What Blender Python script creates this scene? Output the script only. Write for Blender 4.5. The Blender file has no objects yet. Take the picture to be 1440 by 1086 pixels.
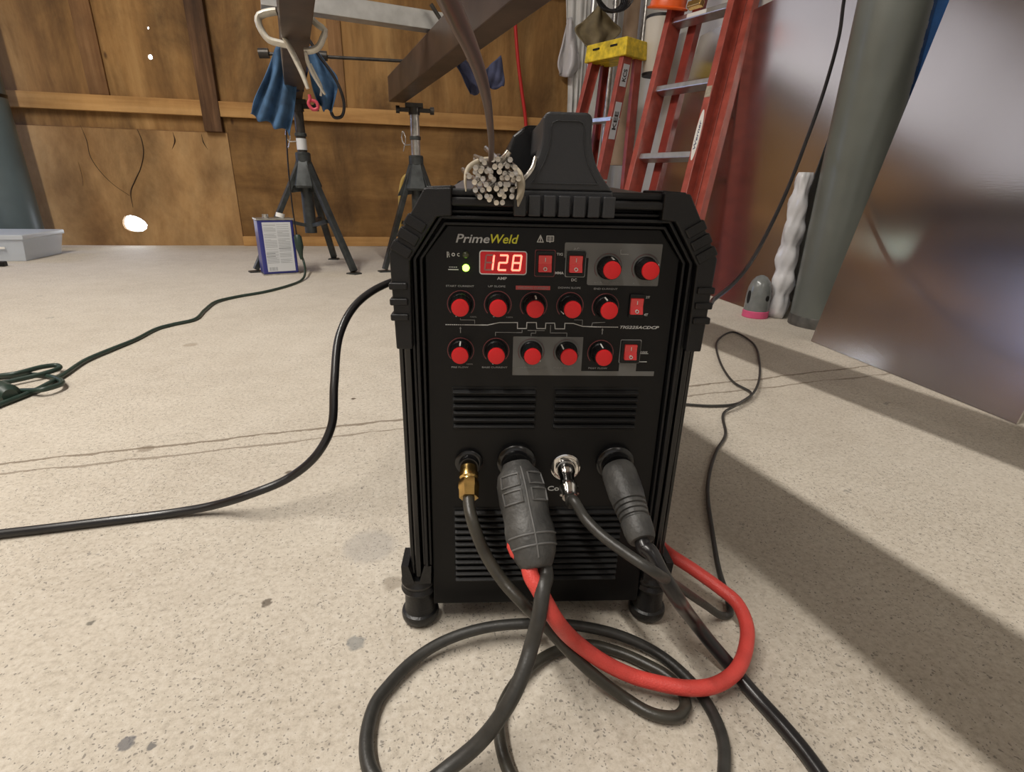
import bpy, bmesh, math, random
from mathutils import Vector, Matrix
random.seed(7)
R = math.radians
# ------------------------------------------------------------------ camera
FPX, CX, CY, CAMH = 735.0, 720.0, 543.0, 0.40
CAMROT = (Matrix.Rotation(R(-12.2), 3, 'Z') @ Matrix.Rotation(R(90 - 20.8), 3, 'X') @ Matrix.Rotation(R(1.43), 3, 'Z'))
CAM = Vector((0, 0, CAMH))
scn = bpy.context.scene
cd = bpy.data.cameras.new('camera'); cam = bpy.data.objects.new('camera', cd)
scn.collection.objects.link(cam)
cd.sensor_fit = 'HORIZONTAL'; cd.sensor_width = 36.0; cd.lens = 36.0 * FPX / 1440.0
cd.clip_start = 0.01; cd.clip_end = 60
cam.matrix_world = Matrix.Translation(CAM) @ CAMROT.to_4x4()
scn.camera = cam
scn.view_settings.view_transform = 'Standard'
scn.view_settings.look = 'None'
scn.view_settings.gamma = 1.0
scn.view_settings.use_curve_mapping = False
scn.view_settings.exposure = 0.25
# ------------------------------------------------------------------ world (daylight outside the shed)
w = bpy.data.worlds.new('daylight'); scn.world = w; w.use_nodes = True
w.node_tree.nodes['Background'].inputs[0].default_value = (0.86, 0.94, 1.0, 1)
w.node_tree.nodes['Background'].inputs[1].default_value = 6.0
# ------------------------------------------------------------------ lamps
def area(name, loc, rot, sx, sy, power, color, spread=180):
    l = bpy.data.lights.new(name, 'AREA'); l.shape = 'RECTANGLE'; l.size = sx; l.size_y = sy
    l.energy = power; l.color = color; l.spread = R(spread)
    o = bpy.data.objects.new(name, l); scn.collection.objects.link(o)
    o.location = loc; o.rotation_euler = tuple(R(a) for a in rot)
    return o
area('strip_light', (-1.30, 0.35, 2.93), (0, 0, 9.8), .05, 2.9, 105, (1.0, .945, .87))
area('strip_light', (-3.2, 0.2, 2.93), (0, 0, 9.8), .12, 3.0, 26, (1.0, .945, .86))
area('strip_light', (0.95, -2.6, 2.93), (0, 0, 0), .12, 1.6, 10, (1.0, .94, .86))
area('front_daylight_fill', (-1.2, -3.9, 1.5), (90, 0, 0), 3.4, 2.5, 9, (.86, .92, 1.0))  # added soft fill from behind the camera; the front wall is closed
area('side_daylight_fill', (-3.80, 3.42, .95), (0, -70, 8), 1.7, .7, 10, (.40, .55, 1.0), 100)  # added bluish fill for the far floor; the left wall is closed
area('daylight_through_gap', (-1.62, 3.84, .13), (-90, 0, 0), .07, .06, .30, (.80, .88, 1.0))
area('daylight_through_gap', (-1.353, 3.835, 1.056), (-90, 0, 0), .03, .03, .25, (.80, 1.0, .86))

# ------------------------------------------------------------------ placing helpers
def ray(px, py): return CAMROT @ Vector(((px - CX) / FPX, (CY - py) / FPX, -1.0))
def fl(px, py, z=0.0):
    d = ray(px, py); return CAM + d * ((z - CAMH) / d.z)
def aY(px, py, Y):
    d = ray(px, py); return CAM + d * (Y / d.y)
def along(P0, dirv, px):
    """distance along a direction at which the point reaches picture column px"""
    lo, hi = -1.0, 1.0
    def col(t):
        v = CAMROT.transposed() @ (P0 + dirv * t - CAM); return CX + FPX * v.x / -v.z
    for _ in range(50):
        m_ = (lo + hi) / 2
        if (col(m_) < px) == (col(1.0) > col(-1.0)): lo = m_
        else: hi = m_
    return (lo + hi) / 2
def aX(px, py, X):
    d = ray(px, py); return CAM + d * (X / d.x)
MX, MY, MA = .1124, .3837, R(-9)
def LW(x, y, z):
    return Vector((MX + x * math.cos(MA) - y * math.sin(MA), MY + x * math.sin(MA) + y * math.cos(MA), z))
def LP(px, py, y):
    n = Vector((-math.sin(MA), math.cos(MA), 0)); d = ray(px, py); o = Vector((MX, MY, 0))
    return CAM + d * (((o - CAM).dot(n) + y) / d.dot(n))
# ------------------------------------------------------------------ materials
def new_mat(name):
    m = bpy.data.materials.new(name); m.use_nodes = True
    nt = m.node_tree; b = nt.nodes['Principled BSDF']
    return m, nt, b
def mat(name, col, rough=.5, metal=0.0, noise=0.0, nscale=20, bump=0.0, bscale=200, spec=.5, coat=0.0, emit=None, es=0.0, trans=0.0, alpha=1.0, rvar=0.0, col2=None):
    m, nt, b = new_mat(name)
    b.inputs['Base Color'].default_value = (*col, 1)
    b.inputs['Roughness'].default_value = rough
    b.inputs['Metallic'].default_value = metal
    b.inputs['Specular IOR Level'].default_value = spec
    b.inputs['Coat Weight'].default_value = coat
    b.inputs['Transmission Weight'].default_value = trans
    b.inputs['Alpha'].default_value = alpha
    if emit:
        b.inputs['Emission Color'].default_value = (*emit, 1); b.inputs['Emission Strength'].default_value = es
    tc = nt.nodes.new('ShaderNodeTexCoord')
    if noise > 0 or rvar > 0:
        n = nt.nodes.new('ShaderNodeTexNoise'); n.inputs['Scale'].default_value = nscale; n.inputs['Detail'].default_value = 6
        nt.links.new(tc.outputs['Object'], n.inputs['Vector'])
        if noise > 0:
            r = nt.nodes.new('ShaderNodeValToRGB')
            r.color_ramp.elements[0].position = .3; r.color_ramp.elements[1].position = .7
            c2 = col2 or tuple(min(1, c * (1 + noise)) for c in col)
            r.color_ramp.elements[0].color = (*[c * (1 - noise) for c in col], 1); r.color_ramp.elements[1].color = (*c2, 1)
            nt.links.new(n.outputs['Fac'], r.inputs['Fac']); nt.links.new(r.outputs['Color'], b.inputs['Base Color'])
        if rvar > 0:
            mr = nt.nodes.new('ShaderNodeMapRange'); mr.inputs['To Min'].default_value = max(0, rough - rvar); mr.inputs['To Max'].default_value = min(1, rough + rvar)
            nt.links.new(n.outputs['Fac'], mr.inputs['Value']); nt.links.new(mr.outputs['Result'], b.inputs['Roughness'])
    if bump > 0:
        n2 = nt.nodes.new('ShaderNodeTexNoise'); n2.inputs['Scale'].default_value = bscale; n2.inputs['Detail'].default_value = 4
        bp = nt.nodes.new('ShaderNodeBump'); bp.inputs['Strength'].default_value = bump; bp.inputs['Distance'].default_value = .002
        nt.links.new(tc.outputs['Object'], n2.inputs['Vector']); nt.links.new(n2.outputs['Fac'], bp.inputs['Height'])
        nt.links.new(bp.outputs['Normal'], b.inputs['Normal'])
    return m
class NT:
    """small node-graph helper"""
    def __init__(s, nt): s.nt = nt
    def n(s, t, **kw):
        x = s.nt.nodes.new(t)
        for k, v in kw.items():
            if k.startswith('i_'): x.inputs[k[2:].replace('_', ' ')].default_value = v
            else: setattr(x, k, v)
        return x
    def l(s, a, b): s.nt.links.new(a, b)
    def math(s, op, a, b=None, c=None):
        x = s.nt.nodes.new('ShaderNodeMath'); x.operation = op
        for i, v in enumerate((a, b, c)):
            if v is None: continue
            if isinstance(v, (int, float)): x.inputs[i].default_value = v
            else: s.l(v, x.inputs[i])
        return x.outputs[0]
    def ramp(s, fac, stops):
        r = s.nt.nodes.new('ShaderNodeValToRGB'); e = r.color_ramp.elements
        while len(e) < len(stops): e.new(.5)
        for i, (p, c) in enumerate(stops):
            e[i].position = p; e[i].color = (*c, 1) if len(c) == 3 else c
        s.l(fac, r.inputs['Fac']); return r.outputs['Color']
    def mix(s, fac, a, b, mode='MIX'):
        x = s.nt.nodes.new('ShaderNodeMix'); x.data_type = 'RGBA'; x.blend_type = mode
        for k, v in (('A', a), ('B', b)):
            i = [q for q in x.inputs if q.name == k and q.type == 'RGBA'][0]
            if isinstance(v, tuple): i.default_value = (*v, 1)
            else: s.l(v, i)
        if isinstance(fac, (int, float)): x.inputs[0].default_value = fac
        else: s.l(fac, x.inputs[0])
        return [o for o in x.outputs if o.type == 'RGBA'][0]

def wood_mat(name, cols, streak=(3, 3, 60), stain=.5, axis_scale=None, seed=0, dark=(.05, .025, .01)):
    m, nt, b = new_mat(name); g = NT(nt)
    tc = g.n('ShaderNodeTexCoord')
    mp = g.n('ShaderNodeMapping'); mp.inputs['Scale'].default_value = streak; mp.inputs['Location'].default_value = (seed, seed * .7, seed * .3)
    g.l(tc.outputs['Object'], mp.inputs['Vector'])
    n1 = g.n('ShaderNodeTexNoise', i_Scale=1.0, i_Detail=9, i_Roughness=.65, i_Distortion=.25); g.l(mp.outputs[0], n1.inputs['Vector'])
    c = g.ramp(n1.outputs['Fac'], [(.30, cols[0]), (.5, cols[1]), (.72, cols[2])])
    mp2 = g.n('ShaderNodeMapping'); mp2.inputs['Location'].default_value = (seed * 3, seed, seed * 2); mp2.inputs['Scale'].default_value = (2.2, 1, 1.0)
    g.l(tc.outputs['Object'], mp2.inputs['Vector'])
    n2 = g.n('ShaderNodeTexNoise', i_Scale=1.5, i_Detail=9, i_Roughness=.68, i_Distortion=.35); g.l(mp2.outputs[0], n2.inputs['Vector'])
    f = g.ramp(n2.outputs['Fac'], [(.34, (1, 1, 1)), (.60, (.0, .0, .0))])
    sep = g.math('MULTIPLY', f, stain)
    c = g.mix(sep, c, dark)
    v = g.n('ShaderNodeTexVoronoi', i_Scale=2.3); g.l(mp2.outputs[0], v.inputs['Vector'])
    kn = g.ramp(v.outputs['Distance'], [(.02, (1, 1, 1)), (.06, (0, 0, 0))])
    c = g.mix(g.math('MULTIPLY', kn, .8), c, (.05, .02, .008))
    g.l(c, b.inputs['Base Color']); b.inputs['Roughness'].default_value = .7
    b.inputs['Specular IOR Level'].default_value = .25
    bp = g.n('ShaderNodeBump', i_Strength=.25, i_Distance=.004); g.l(n1.outputs['Fac'], bp.inputs['Height']); g.l(bp.outputs[0], b.inputs['Normal'])
    return m
def concrete_mat():
    m, nt, b = new_mat('concrete'); g = NT(nt)
    tc = g.n('ShaderNodeTexCoord'); P = tc.outputs['Object']
    n1 = g.n('ShaderNodeTexNoise', i_Scale=1.3, i_Detail=8, i_Roughness=.6, i_Distortion=.5); g.l(P, n1.inputs['Vector'])
    n2 = g.n('ShaderNodeTexNoise', i_Scale=14.0, i_Detail=8, i_Roughness=.7); g.l(P, n2.inputs['Vector'])
    n3 = g.n('ShaderNodeTexNoise', i_Scale=160.0, i_Detail=5, i_Roughness=.75); g.l(P, n3.inputs['Vector'])
    c = g.ramp(n1.outputs['Fac'], [(.30, (.37, .318, .256)), (.5, (.505, .455, .38)), (.66, (.59, .543, .470))])
    c = g.mix(.42, c, g.ramp(n2.outputs['Fac'], [(.3, (.38, .332, .272)), (.6, (.595, .55, .48))]))
    c = g.mix(.40, c, g.ramp(n3.outputs['Fac'], [(.34, (.30, .26, .21)), (.5, (.60, .54, .45)), (.72, (.80, .76, .69))]))
    nj0 = g.n('ShaderNodeTexNoise', i_Scale=120.0, i_Detail=3); g.l(P, nj0.inputs['Vector'])
    # exposed aggregate specks, denser in patches
    mp = g.n('ShaderNodeMapping'); mp.inputs['Scale'].default_value = (1, 1.0, 1); g.l(P, mp.inputs['Vector'])
    nw = g.n('ShaderNodeTexNoise', i_Scale=90.0, i_Detail=2); g.l(P, nw.inputs['Vector'])
    wv = g.mix(.012, mp.outputs[0], nw.outputs['Color'], 'ADD')
    v = g.n('ShaderNodeTexVoronoi', i_Scale=430.0, i_Randomness=1.0); g.l(wv, v.inputs['Vector'])
    sepc = g.n('ShaderNodeSeparateColor'); g.l(v.outputs['Color'], sepc.inputs[0])
    n4 = g.n('ShaderNodeTexNoise', i_Scale=3.2, i_Detail=4); g.l(P, n4.inputs['Vector'])
    dens = g.math('MULTIPLY_ADD', n4.outputs['Fac'], -1.6, 1.42)
    pick = g.math('GREATER_THAN', sepc.outputs[0], dens)
    rad = g.math('MULTIPLY_ADD', sepc.outputs[1], .40, .08)
    spot = g.math('LESS_THAN', v.outputs['Distance'], rad)
    sp = g.math('MULTIPLY', g.math('MULTIPLY', pick, spot), .62)
    c = g.mix(sp, c, (.13, .12, .11))
    # bigger stains
    v2 = g.n('ShaderNodeTexVoronoi', i_Scale=9.0); g.l(g.mix(.05, P, nw.outputs['Color'], 'ADD'), v2.inputs['Vector'])
    s2 = g.n('ShaderNodeSeparateColor'); g.l(v2.outputs['Color'], s2.inputs[0])
    st = g.math('MULTIPLY', g.math('GREATER_THAN', s2.outputs[0], .78), g.math('LESS_THAN', v2.outputs['Distance'], .075))
    c = g.mix(g.math('MULTIPLY', st, .5), c, (.17, .165, .16))
    # single chips, pebbles and paint dabs on the slab, one wide grey patch
    for (qx, qy, rr_, cc_, st_) in ((500, 905, .0085, (.22, .225, .22), .7), (375, 848, .0050, (.10, .08, .06), .8), (553, 820, .0110, (.26, .22, .17), .6), (176, 1047, .0060, (.13, .13, .14), .8),
                                    (212, 1050, .0040, (.12, .12, .12), .8), (128, 876, .0040, (.13, .12, .10), .8), (497, 561, .0045, (.09, .06, .04), .9), (406, 664, .0060, (.10, .07, .05), .8),
                                    (268, 485, .0170, (.27, .21, .15), .5), (205, 631, .0120, (.20, .16, .12), .6), (520, 768, .0300, (.33, .315, .30), .45), (1045, 385, .0100, (.2, .17, .13), .5)):
        q = fl(qx, qy); vd = g.n('ShaderNodeVectorMath', operation='DISTANCE'); g.l(g.mix(.010, P, nj0.outputs['Color'], 'ADD'), vd.inputs[0]); vd.inputs[1].default_value = (q.x + .005, q.y + .005, .005)
        mk = g.n('ShaderNodeMapRange'); mk.inputs['From Min'].default_value = rr_ * .8; mk.inputs['From Max'].default_value = rr_ * 1.15; mk.inputs['To Min'].default_value = st_; mk.inputs['To Max'].default_value = 0
        g.l(vd.outputs['Value'], mk.inputs['Value']); c = g.mix(mk.outputs[0], c, cc_)
    # two saw joints running across the slab
    sx = g.n('ShaderNodeSeparateXYZ'); g.l(P, sx.inputs[0])
    nj = g.n('ShaderNodeTexNoise', i_Scale=7.0, i_Detail=6, i_Roughness=.7); g.l(P, nj.inputs['Vector'])
    wob = g.math('MULTIPLY_ADD', nj.outputs['Fac'], .034, -.017)
    tot = None
    for (sl, off, wd, st_) in ((.1277, .893, .0022, .75), (.1160, .850, .0016, .6)):
        d = g.math('ADD', g.math('MULTIPLY_ADD', sx.outputs['X'], -sl, -off), g.math('ADD', sx.outputs['Y'], wob))
        a = g.math('ABSOLUTE', d)
        wid = g.math('MULTIPLY_ADD', n2.outputs['Fac'], .012, wd - .0048)
        ln = g.math('MULTIPLY', g.math('LESS_THAN', a, wid), st_)
        tot = ln if tot is None else g.math('MAXIMUM', tot, ln)
    c = g.mix(tot, c, (.17, .13, .09))
    g.l(c, b.inputs['Base Color'])
    b.inputs['Roughness'].default_value = .78; b.inputs['Specular IOR Level'].default_value = .3
    h = g.math('ADD', g.math('MULTIPLY', n3.outputs['Fac'], .35), g.math('MULTIPLY', n2.outputs['Fac'], 1.0))
    h = g.math('SUBTRACT', h, g.math('ADD', g.math('MULTIPLY', sp, .5), g.math('MULTIPLY', tot, 1.4)))
    bp = g.n('ShaderNodeBump', i_Strength=.55, i_Distance=.003); g.l(h, bp.inputs['Height']); g.l(bp.outputs[0], b.inputs['Normal'])
    return m
def sheet_mat():
    m, nt, b = new_mat('mill_aluminium'); g = NT(nt)
    tc = g.n('ShaderNodeTexCoord'); P = tc.outputs['Object']
    b.inputs['Metallic'].default_value = 1.0
    n1 = g.n('ShaderNodeTexNoise', i_Scale=2.2, i_Detail=6); g.l(P, n1.inputs['Vector'])
    c = g.ramp(n1.outputs['Fac'], [(.3, (.60, .575, .56)), (.7, (.68, .66, .645))])
    g.l(c, b.inputs['Base Color'])
    mp = g.n('ShaderNodeMapping'); mp.inputs['Scale'].default_value = (200, 4, 200); g.l(P, mp.inputs['Vector'])
    n2 = g.n('ShaderNodeTexNoise', i_Scale=3.0, i_Detail=4); g.l(mp.outputs[0], n2.inputs['Vector'])
    r = g.n('ShaderNodeMapRange'); r.inputs['To Min'].default_value = .15; r.inputs['To Max'].default_value = .22
    g.l(n1.outputs['Fac'], r.inputs['Value']); g.l(r.outputs[0], b.inputs['Roughness'])
    b.inputs['Anisotropic'].default_value = .65
    tg = g.n('ShaderNodeCombineXYZ'); tg.inputs[0].default_value = 0; tg.inputs[1].default_value = 1; tg.inputs[2].default_value = 0; g.l(tg.outputs[0], b.inputs['Tangent'])
    n3 = g.n('ShaderNodeTexNoise', i_Scale=1.6, i_Detail=2); g.l(P, n3.inputs['Vector'])
    bp = g.n('ShaderNodeBump', i_Strength=.02, i_Distance=.012); g.l(n3.outputs['Fac'], bp.inputs['Height'])
    bp2 = g.n('ShaderNodeBump', i_Strength=.03, i_Distance=.001); g.l(n2.outputs['Fac'], bp2.inputs['Height']); g.l(bp.outputs[0], bp2.inputs['Normal'])
    g.l(bp2.outputs[0], b.inputs['Normal'])
    return m
M = {}
M['concrete'] = concrete_mat()
M['ply_light'] = wood_mat('pale_plywood', [(.28, .15, .058), (.42, .25, .105), (.55, .36, .17)], (3, 2, 1.6), .55, seed=3.1)
M['ply_dark'] = wood_mat('aged_plywood', [(.19, .095, .030), (.33, .18, .062), (.45, .27, .105)], (8, 2, .8), .70, seed=1.3)
M['ply_lower'] = wood_mat('darker_plywood', [(.15, .075, .022), (.25, .135, .045), (.35, .20, .075)], (1.4, 2, 6.0), .7, seed=5.7)  # darker plywood for the lower right panel
M['girt'] = wood_mat('girt_timber', [(.36, .18, .06), (.50, .28, .10), (.62, .37, .15)], (1.0, 3, 14), .3, seed=2.2)
M['stud'] = wood_mat('dark_stud_timber', [(.05, .025, .012), (.11, .055, .025), (.22, .12, .06)], (20, 3, 1.0), .7, seed=4.2, dark=(.015, .010, .008))
M['stud2'] = wood_mat('stained_stud_timber', [(.16, .075, .028), (.24, .125, .05), (.34, .19, .085)], (20, 3, 1.0), .6, seed=8.2)
M['sheet'] = sheet_mat()
M['wall_white'] = mat('white_wall_paint', (.62, .62, .60), .6, noise=.12, nscale=4)
M['wall_grey'] = mat('grey_wall_lining', (.40, .36, .32), .7, noise=.2, nscale=3)
M['ceiling'] = mat('ceiling_boards', (.50, .47, .43), .7, noise=.15, nscale=2)
M['black'] = mat('black_plastic', (.0045, .0045, .005), .42, bump=.12, bscale=900, spec=.35)
M['panel'] = mat('black_panel_print', (.003, .003, .0035), .40, bump=.05, bscale=1500, spec=.28)
M['guard'] = mat('black_guard_plastic', (.0055, .0055, .0065), .42, bump=.2, bscale=1400, spec=.42)
M['handle'] = mat('charcoal_handle_plastic', (.020, .021, .024), .42, bump=.2, bscale=1400)
M['rail'] = mat('black_rail_gloss', (.005, .005, .0055), .25, spec=.6)
M['rubber'] = mat('black_rubber', (.009, .009, .0095), .36, bump=.2, bscale=500, noise=.15, nscale=60)
M['boot'] = mat('dusty_rubber_boot', (.040, .040, .040), .50, noise=.45, nscale=40, bump=.3, bscale=300, col2=(.085, .084, .08))
M['greycable'] = mat('dark_grey_cable', (.030, .029, .026), .42, noise=.25, nscale=80, bump=.12, bscale=400)
M['olive'] = mat('olive_grey_hose', (.034, .031, .024), .38, noise=.3, nscale=50, bump=.12, bscale=400)
M['blackcable'] = mat('black_power_cable', (.016, .015, .016), .28, noise=.3, nscale=30)
M['red_hose'] = mat('red_hose', (.60, .060, .048), .45, noise=.10, nscale=60, bump=.3, bscale=700)
M['red_cap'] = mat('red_knob_plastic', (.62, .012, .016), .38, bump=.1, bscale=1500, spec=.4)
M['rocker'] = mat('red_rocker_plastic', (.42, .022, .026), .25, spec=.6, emit=(.9, .08, .06), es=.10)
M['ring'] = mat('dull_red_print', (.20, .045, .048), .5)
M['grey_print'] = mat('grey_print', (.135, .135, .13), .45)
M['white_print'] = mat('white_print', (.55, .55, .54), .5)
M['dim_print'] = mat('dim_print', (.26, .26, .255), .5)
M['red_label'] = mat('red_label_print', (.50, .07, .07), .5)
M['yellow_print'] = mat('yellow_print', (.62, .60, .03), .5)
M['silver_print'] = mat('silver_print', (.42, .42, .42), .4)
M['lcd'] = mat('display_window', (.10, .004, .006), .15, emit=(1, .01, .02), es=.22)
M['digit'] = mat('lit_display_segment', (.9, .2, .15), .4, emit=(1.0, .13, .08), es=3.4)
M['digit_off'] = mat('unlit_display_segment', (.28, .12, .11), .4)
M['led_on'] = mat('lit_green_lamp', (.5, .9, .1), .3, emit=(.42, 1.0, .06), es=7.0)
M['led_off'] = mat('unlit_lamp', (.05, .055, .03), .3)
M['brass'] = mat('brass', (.72, .48, .17), .24, metal=1, noise=.15, nscale=100)
M['chrome'] = mat('chrome', (.75, .74, .72), .12, metal=1)
M['alu_rod'] = mat('aluminium_filler_rod', (.60, .57, .52), .24, metal=1, noise=.45, nscale=160, bump=.1, bscale=600)
M['alu'] = mat('brushed_aluminium', (.60, .60, .59), .38, metal=1, noise=.12, nscale=30)
M['steel_dark'] = mat('dark_steel', (.060, .055, .050), .42, metal=.7, noise=.3, nscale=30)
M['stand_paint'] = mat('chipped_black_paint', (.045, .05, .05), .45, metal=.3, noise=.4, nscale=25)
M['beam'] = mat('mill_scale_steel', (.085, .055, .038), .40, metal=.55, noise=.35, nscale=9, bump=.1, bscale=60)
M['galv'] = mat('galvanised_steel', (.50, .49, .46), .30, metal=.9, noise=.3, nscale=40)
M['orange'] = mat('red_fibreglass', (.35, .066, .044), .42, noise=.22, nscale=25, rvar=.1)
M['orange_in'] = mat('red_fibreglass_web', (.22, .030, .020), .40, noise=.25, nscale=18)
M['yellow'] = mat('yellow_plastic', (.72, .52, .02), .45, noise=.35, nscale=35)
M['denim'] = mat('blue_denim', (.045, .105, .20), .85, noise=.45, nscale=18, bump=.5, bscale=500)
M['navy'] = mat('navy_cloth', (.035, .04, .085), .85, noise=.3, nscale=30, bump=.5, bscale=500)
M['white_metal'] = mat('pale_painted_metal', (.66, .63, .55), .35, metal=.25, noise=.15, nscale=60)
M['column'] = mat('grey_green_column_paint', (.125, .135, .120), .33, noise=.12, nscale=6, rvar=.06, bump=.04, bscale=30)
M['column2'] = mat('blue_grey_column_paint', (.085, .115, .125), .4, noise=.12, nscale=6)
M['cap_grey'] = mat('gloss_grey_paint', (.17, .18, .175), .2, noise=.15, nscale=30)
M['pink'] = mat('pink_paint', (.62, .09, .20), .45, noise=.1, nscale=30)
M['hole'] = mat('dark_recess', (.004, .004, .004), .8)
M['plastic_wrap'] = mat('cloudy_plastic_wrap', (.80, .80, .82), .22, trans=.25, noise=.2, nscale=12, bump=.8, bscale=30)
M['bag'] = mat('white_plastic_bag', (.72, .70, .71), .35, trans=.15, bump=.7, bscale=40)
M['clear'] = mat('clear_plastic', (.80, .86, .93), .18, alpha=.42)
M['lid'] = mat('frosted_plastic_lid', (.62, .66, .70), .3, alpha=.7)
M['tarp'] = mat('olive_canvas', (.20, .16, .09), .85, noise=.25, nscale=20, bump=.4, bscale=200)
M['white'] = mat('white_plastic', (.75, .74, .70), .4)
M['cream'] = mat('cream_board', (.66, .62, .53), .55, noise=.05, nscale=10)
M['blue_can'] = mat('dark_blue_print', (.030, .035, .20), .3)
M['paper'] = mat('label_paper', (.62, .64, .66), .5)
M['ink'] = mat('grey_ink', (.25, .27, .29), .6)
M['blue_paint'] = mat('blue_steel_paint', (.02, .13, .42), .35, noise=.15, nscale=40)
M['cardboard'] = mat('brown_cardboard_tube', (.42, .30, .20), .7, noise=.1, nscale=15)
M['hat'] = mat('orange_plastic', (.85, .13, .02), .3)
M['green_cord'] = mat('dark_green_cord', (.020, .040, .030), .4, noise=.2, nscale=50)
M['red_cord'] = mat('red_cord', (.50, .015, .012), .5)
M['brown_wire'] = mat('dull_rod', (.17, .125, .115), .35, metal=.5)
M['tape'] = mat('masking_tape', (.38, .33, .25), .7, noise=.25, nscale=80)
M['frame_white'] = mat('white_trim_paint', (.72, .72, .70), .45, noise=.12, nscale=12)
M['black_edge'] = mat('black_lamp_edge', (.02, .02, .02), .5)

# ------------------------------------------------------------------ mesh helpers
def obj(name, bm, material, parent=None, smooth=None, bevel=0.0, bseg=2):
    bmesh.ops.recalc_face_normals(bm, faces=bm.faces[:])
    me = bpy.data.meshes.new(name); bm.to_mesh(me); bm.free()
    mats = material if isinstance(material, (list, tuple)) else [material]
    for mm in mats: me.materials.append(M[mm] if isinstance(mm, str) else mm)
    o = bpy.data.objects.new(name, me); scn.collection.objects.link(o)
    if parent is not None: o.parent = parent
    if smooth is not None:
        for p in me.polygons: p.use_smooth = True
        if smooth < 180:
            try: me.set_sharp_from_angle(angle=R(smooth))
            except Exception: pass
    if bevel > 0:
        md = o.modifiers.new('bevel', 'BEVEL'); md.width = bevel; md.segments = bseg; md.limit_method = 'ANGLE'; md.angle_limit = R(35)
        md.harden_normals = False
    return o
def empty(name, loc=(0, 0, 0), rz=0.0):
    o = bpy.data.objects.new(name, None); scn.collection.objects.link(o)
    o.location = loc; o.rotation_euler = (0, 0, rz); o.empty_display_size = .05
    return o
def tag(o, label, cat, group=None):
    o['label'] = label; o['category'] = cat
    if group: o['group'] = group
    return o
def struct(o): o['kind'] = 'structure'; return o
def thing(name, label, cat, loc=(0, 0, 0), rz=0.0, group=None): return tag(empty(name, loc, rz), label, cat, group)
def box(bm, x0, x1, y0, y1, z0, z1, mi=0):
    vs = [bm.verts.new(p) for p in ((x0, y0, z0), (x1, y0, z0), (x1, y1, z0), (x0, y1, z0), (x0, y0, z1), (x1, y0, z1), (x1, y1, z1), (x0, y1, z1))]
    for f in ((0, 3, 2, 1), (4, 5, 6, 7), (0, 1, 5, 4), (1, 2, 6, 5), (2, 3, 7, 6), (3, 0, 4, 7)):
        fc = bm.faces.new([vs[i] for i in f]); fc.material_index = mi
    return vs
def prism(bm, prof, y0, y1, mi=0):
    """profile in (x, z), extruded along y"""
    a = [bm.verts.new((x, y0, z)) for x, z in prof]; b = [bm.verts.new((x, y1, z)) for x, z in prof]
    n = len(prof)
    bm.faces.new(a).material_index = mi; bm.faces.new(b[::-1]).material_index = mi
    for i in range(n): bm.faces.new((a[i], b[i], b[(i + 1) % n], a[(i + 1) % n])).material_index = mi
def hexa(bm, A, B, mi=0):
    """solid between quads/polygons A and B (lists of points)"""
    a = [bm.verts.new(p) for p in A]; b = [bm.verts.new(p) for p in B]; n = len(A)
    bm.faces.new(a).material_index = mi; bm.faces.new(b[::-1]).material_index = mi
    for i in range(n): bm.faces.new((a[i], b[i], b[(i + 1) % n], a[(i + 1) % n])).material_index = mi
def bar(bm, p0, p1, w_, d_, up=(0, 0, 1), mi=0):
    """rectangular bar from p0 to p1, w_ wide across, d_ along the up side"""
    p0 = Vector(p0); p1 = Vector(p1); t = (p1 - p0).normalized(); u = Vector(up)
    s = t.cross(u).normalized(); u = s.cross(t).normalized()
    q = [s * w_ / 2 + u * d_ / 2, -s * w_ / 2 + u * d_ / 2, -s * w_ / 2 - u * d_ / 2, s * w_ / 2 - u * d_ / 2]
    hexa(bm, [p0 + k for k in q], [p1 + k for k in q], mi)
def catmull(pts, sub=8):
    P = [Vector(p) for p in pts]
    if len(P) < 3: return P
    out = []
    ext = [P[0] * 2 - P[1]] + P + [P[-1] * 2 - P[-2]]
    for i in range(1, len(ext) - 2):
        p0, p1, p2, p3 = ext[i - 1:i + 3]
        # centripetal
        def tj(ti, a, b): return ti + max(1e-5, (b - a).length) ** .5
        t0 = 0; t1 = tj(t0, p0, p1); t2 = tj(t1, p1, p2); t3 = tj(t2, p2, p3)
        for k in range(sub):
            t = t1 + (t2 - t1) * k / sub
            A1 = p0 * ((t1 - t) / (t1 - t0)) + p1 * ((t - t0) / (t1 - t0))
            A2 = p1 * ((t2 - t) / (t2 - t1)) + p2 * ((t - t1) / (t2 - t1))
            A3 = p2 * ((t3 - t) / (t3 - t2)) + p3 * ((t - t2) / (t3 - t2))
            B1 = A1 * ((t2 - t) / (t2 - t0)) + A2 * ((t - t0) / (t2 - t0))
            B2 = A2 * ((t3 - t) / (t3 - t1)) + A3 * ((t - t1) / (t3 - t1))
            out.append(B1 * ((t2 - t) / (t2 - t1)) + B2 * ((t - t1) / (t2 - t1)))
    out.append(P[-1]); return out
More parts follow.
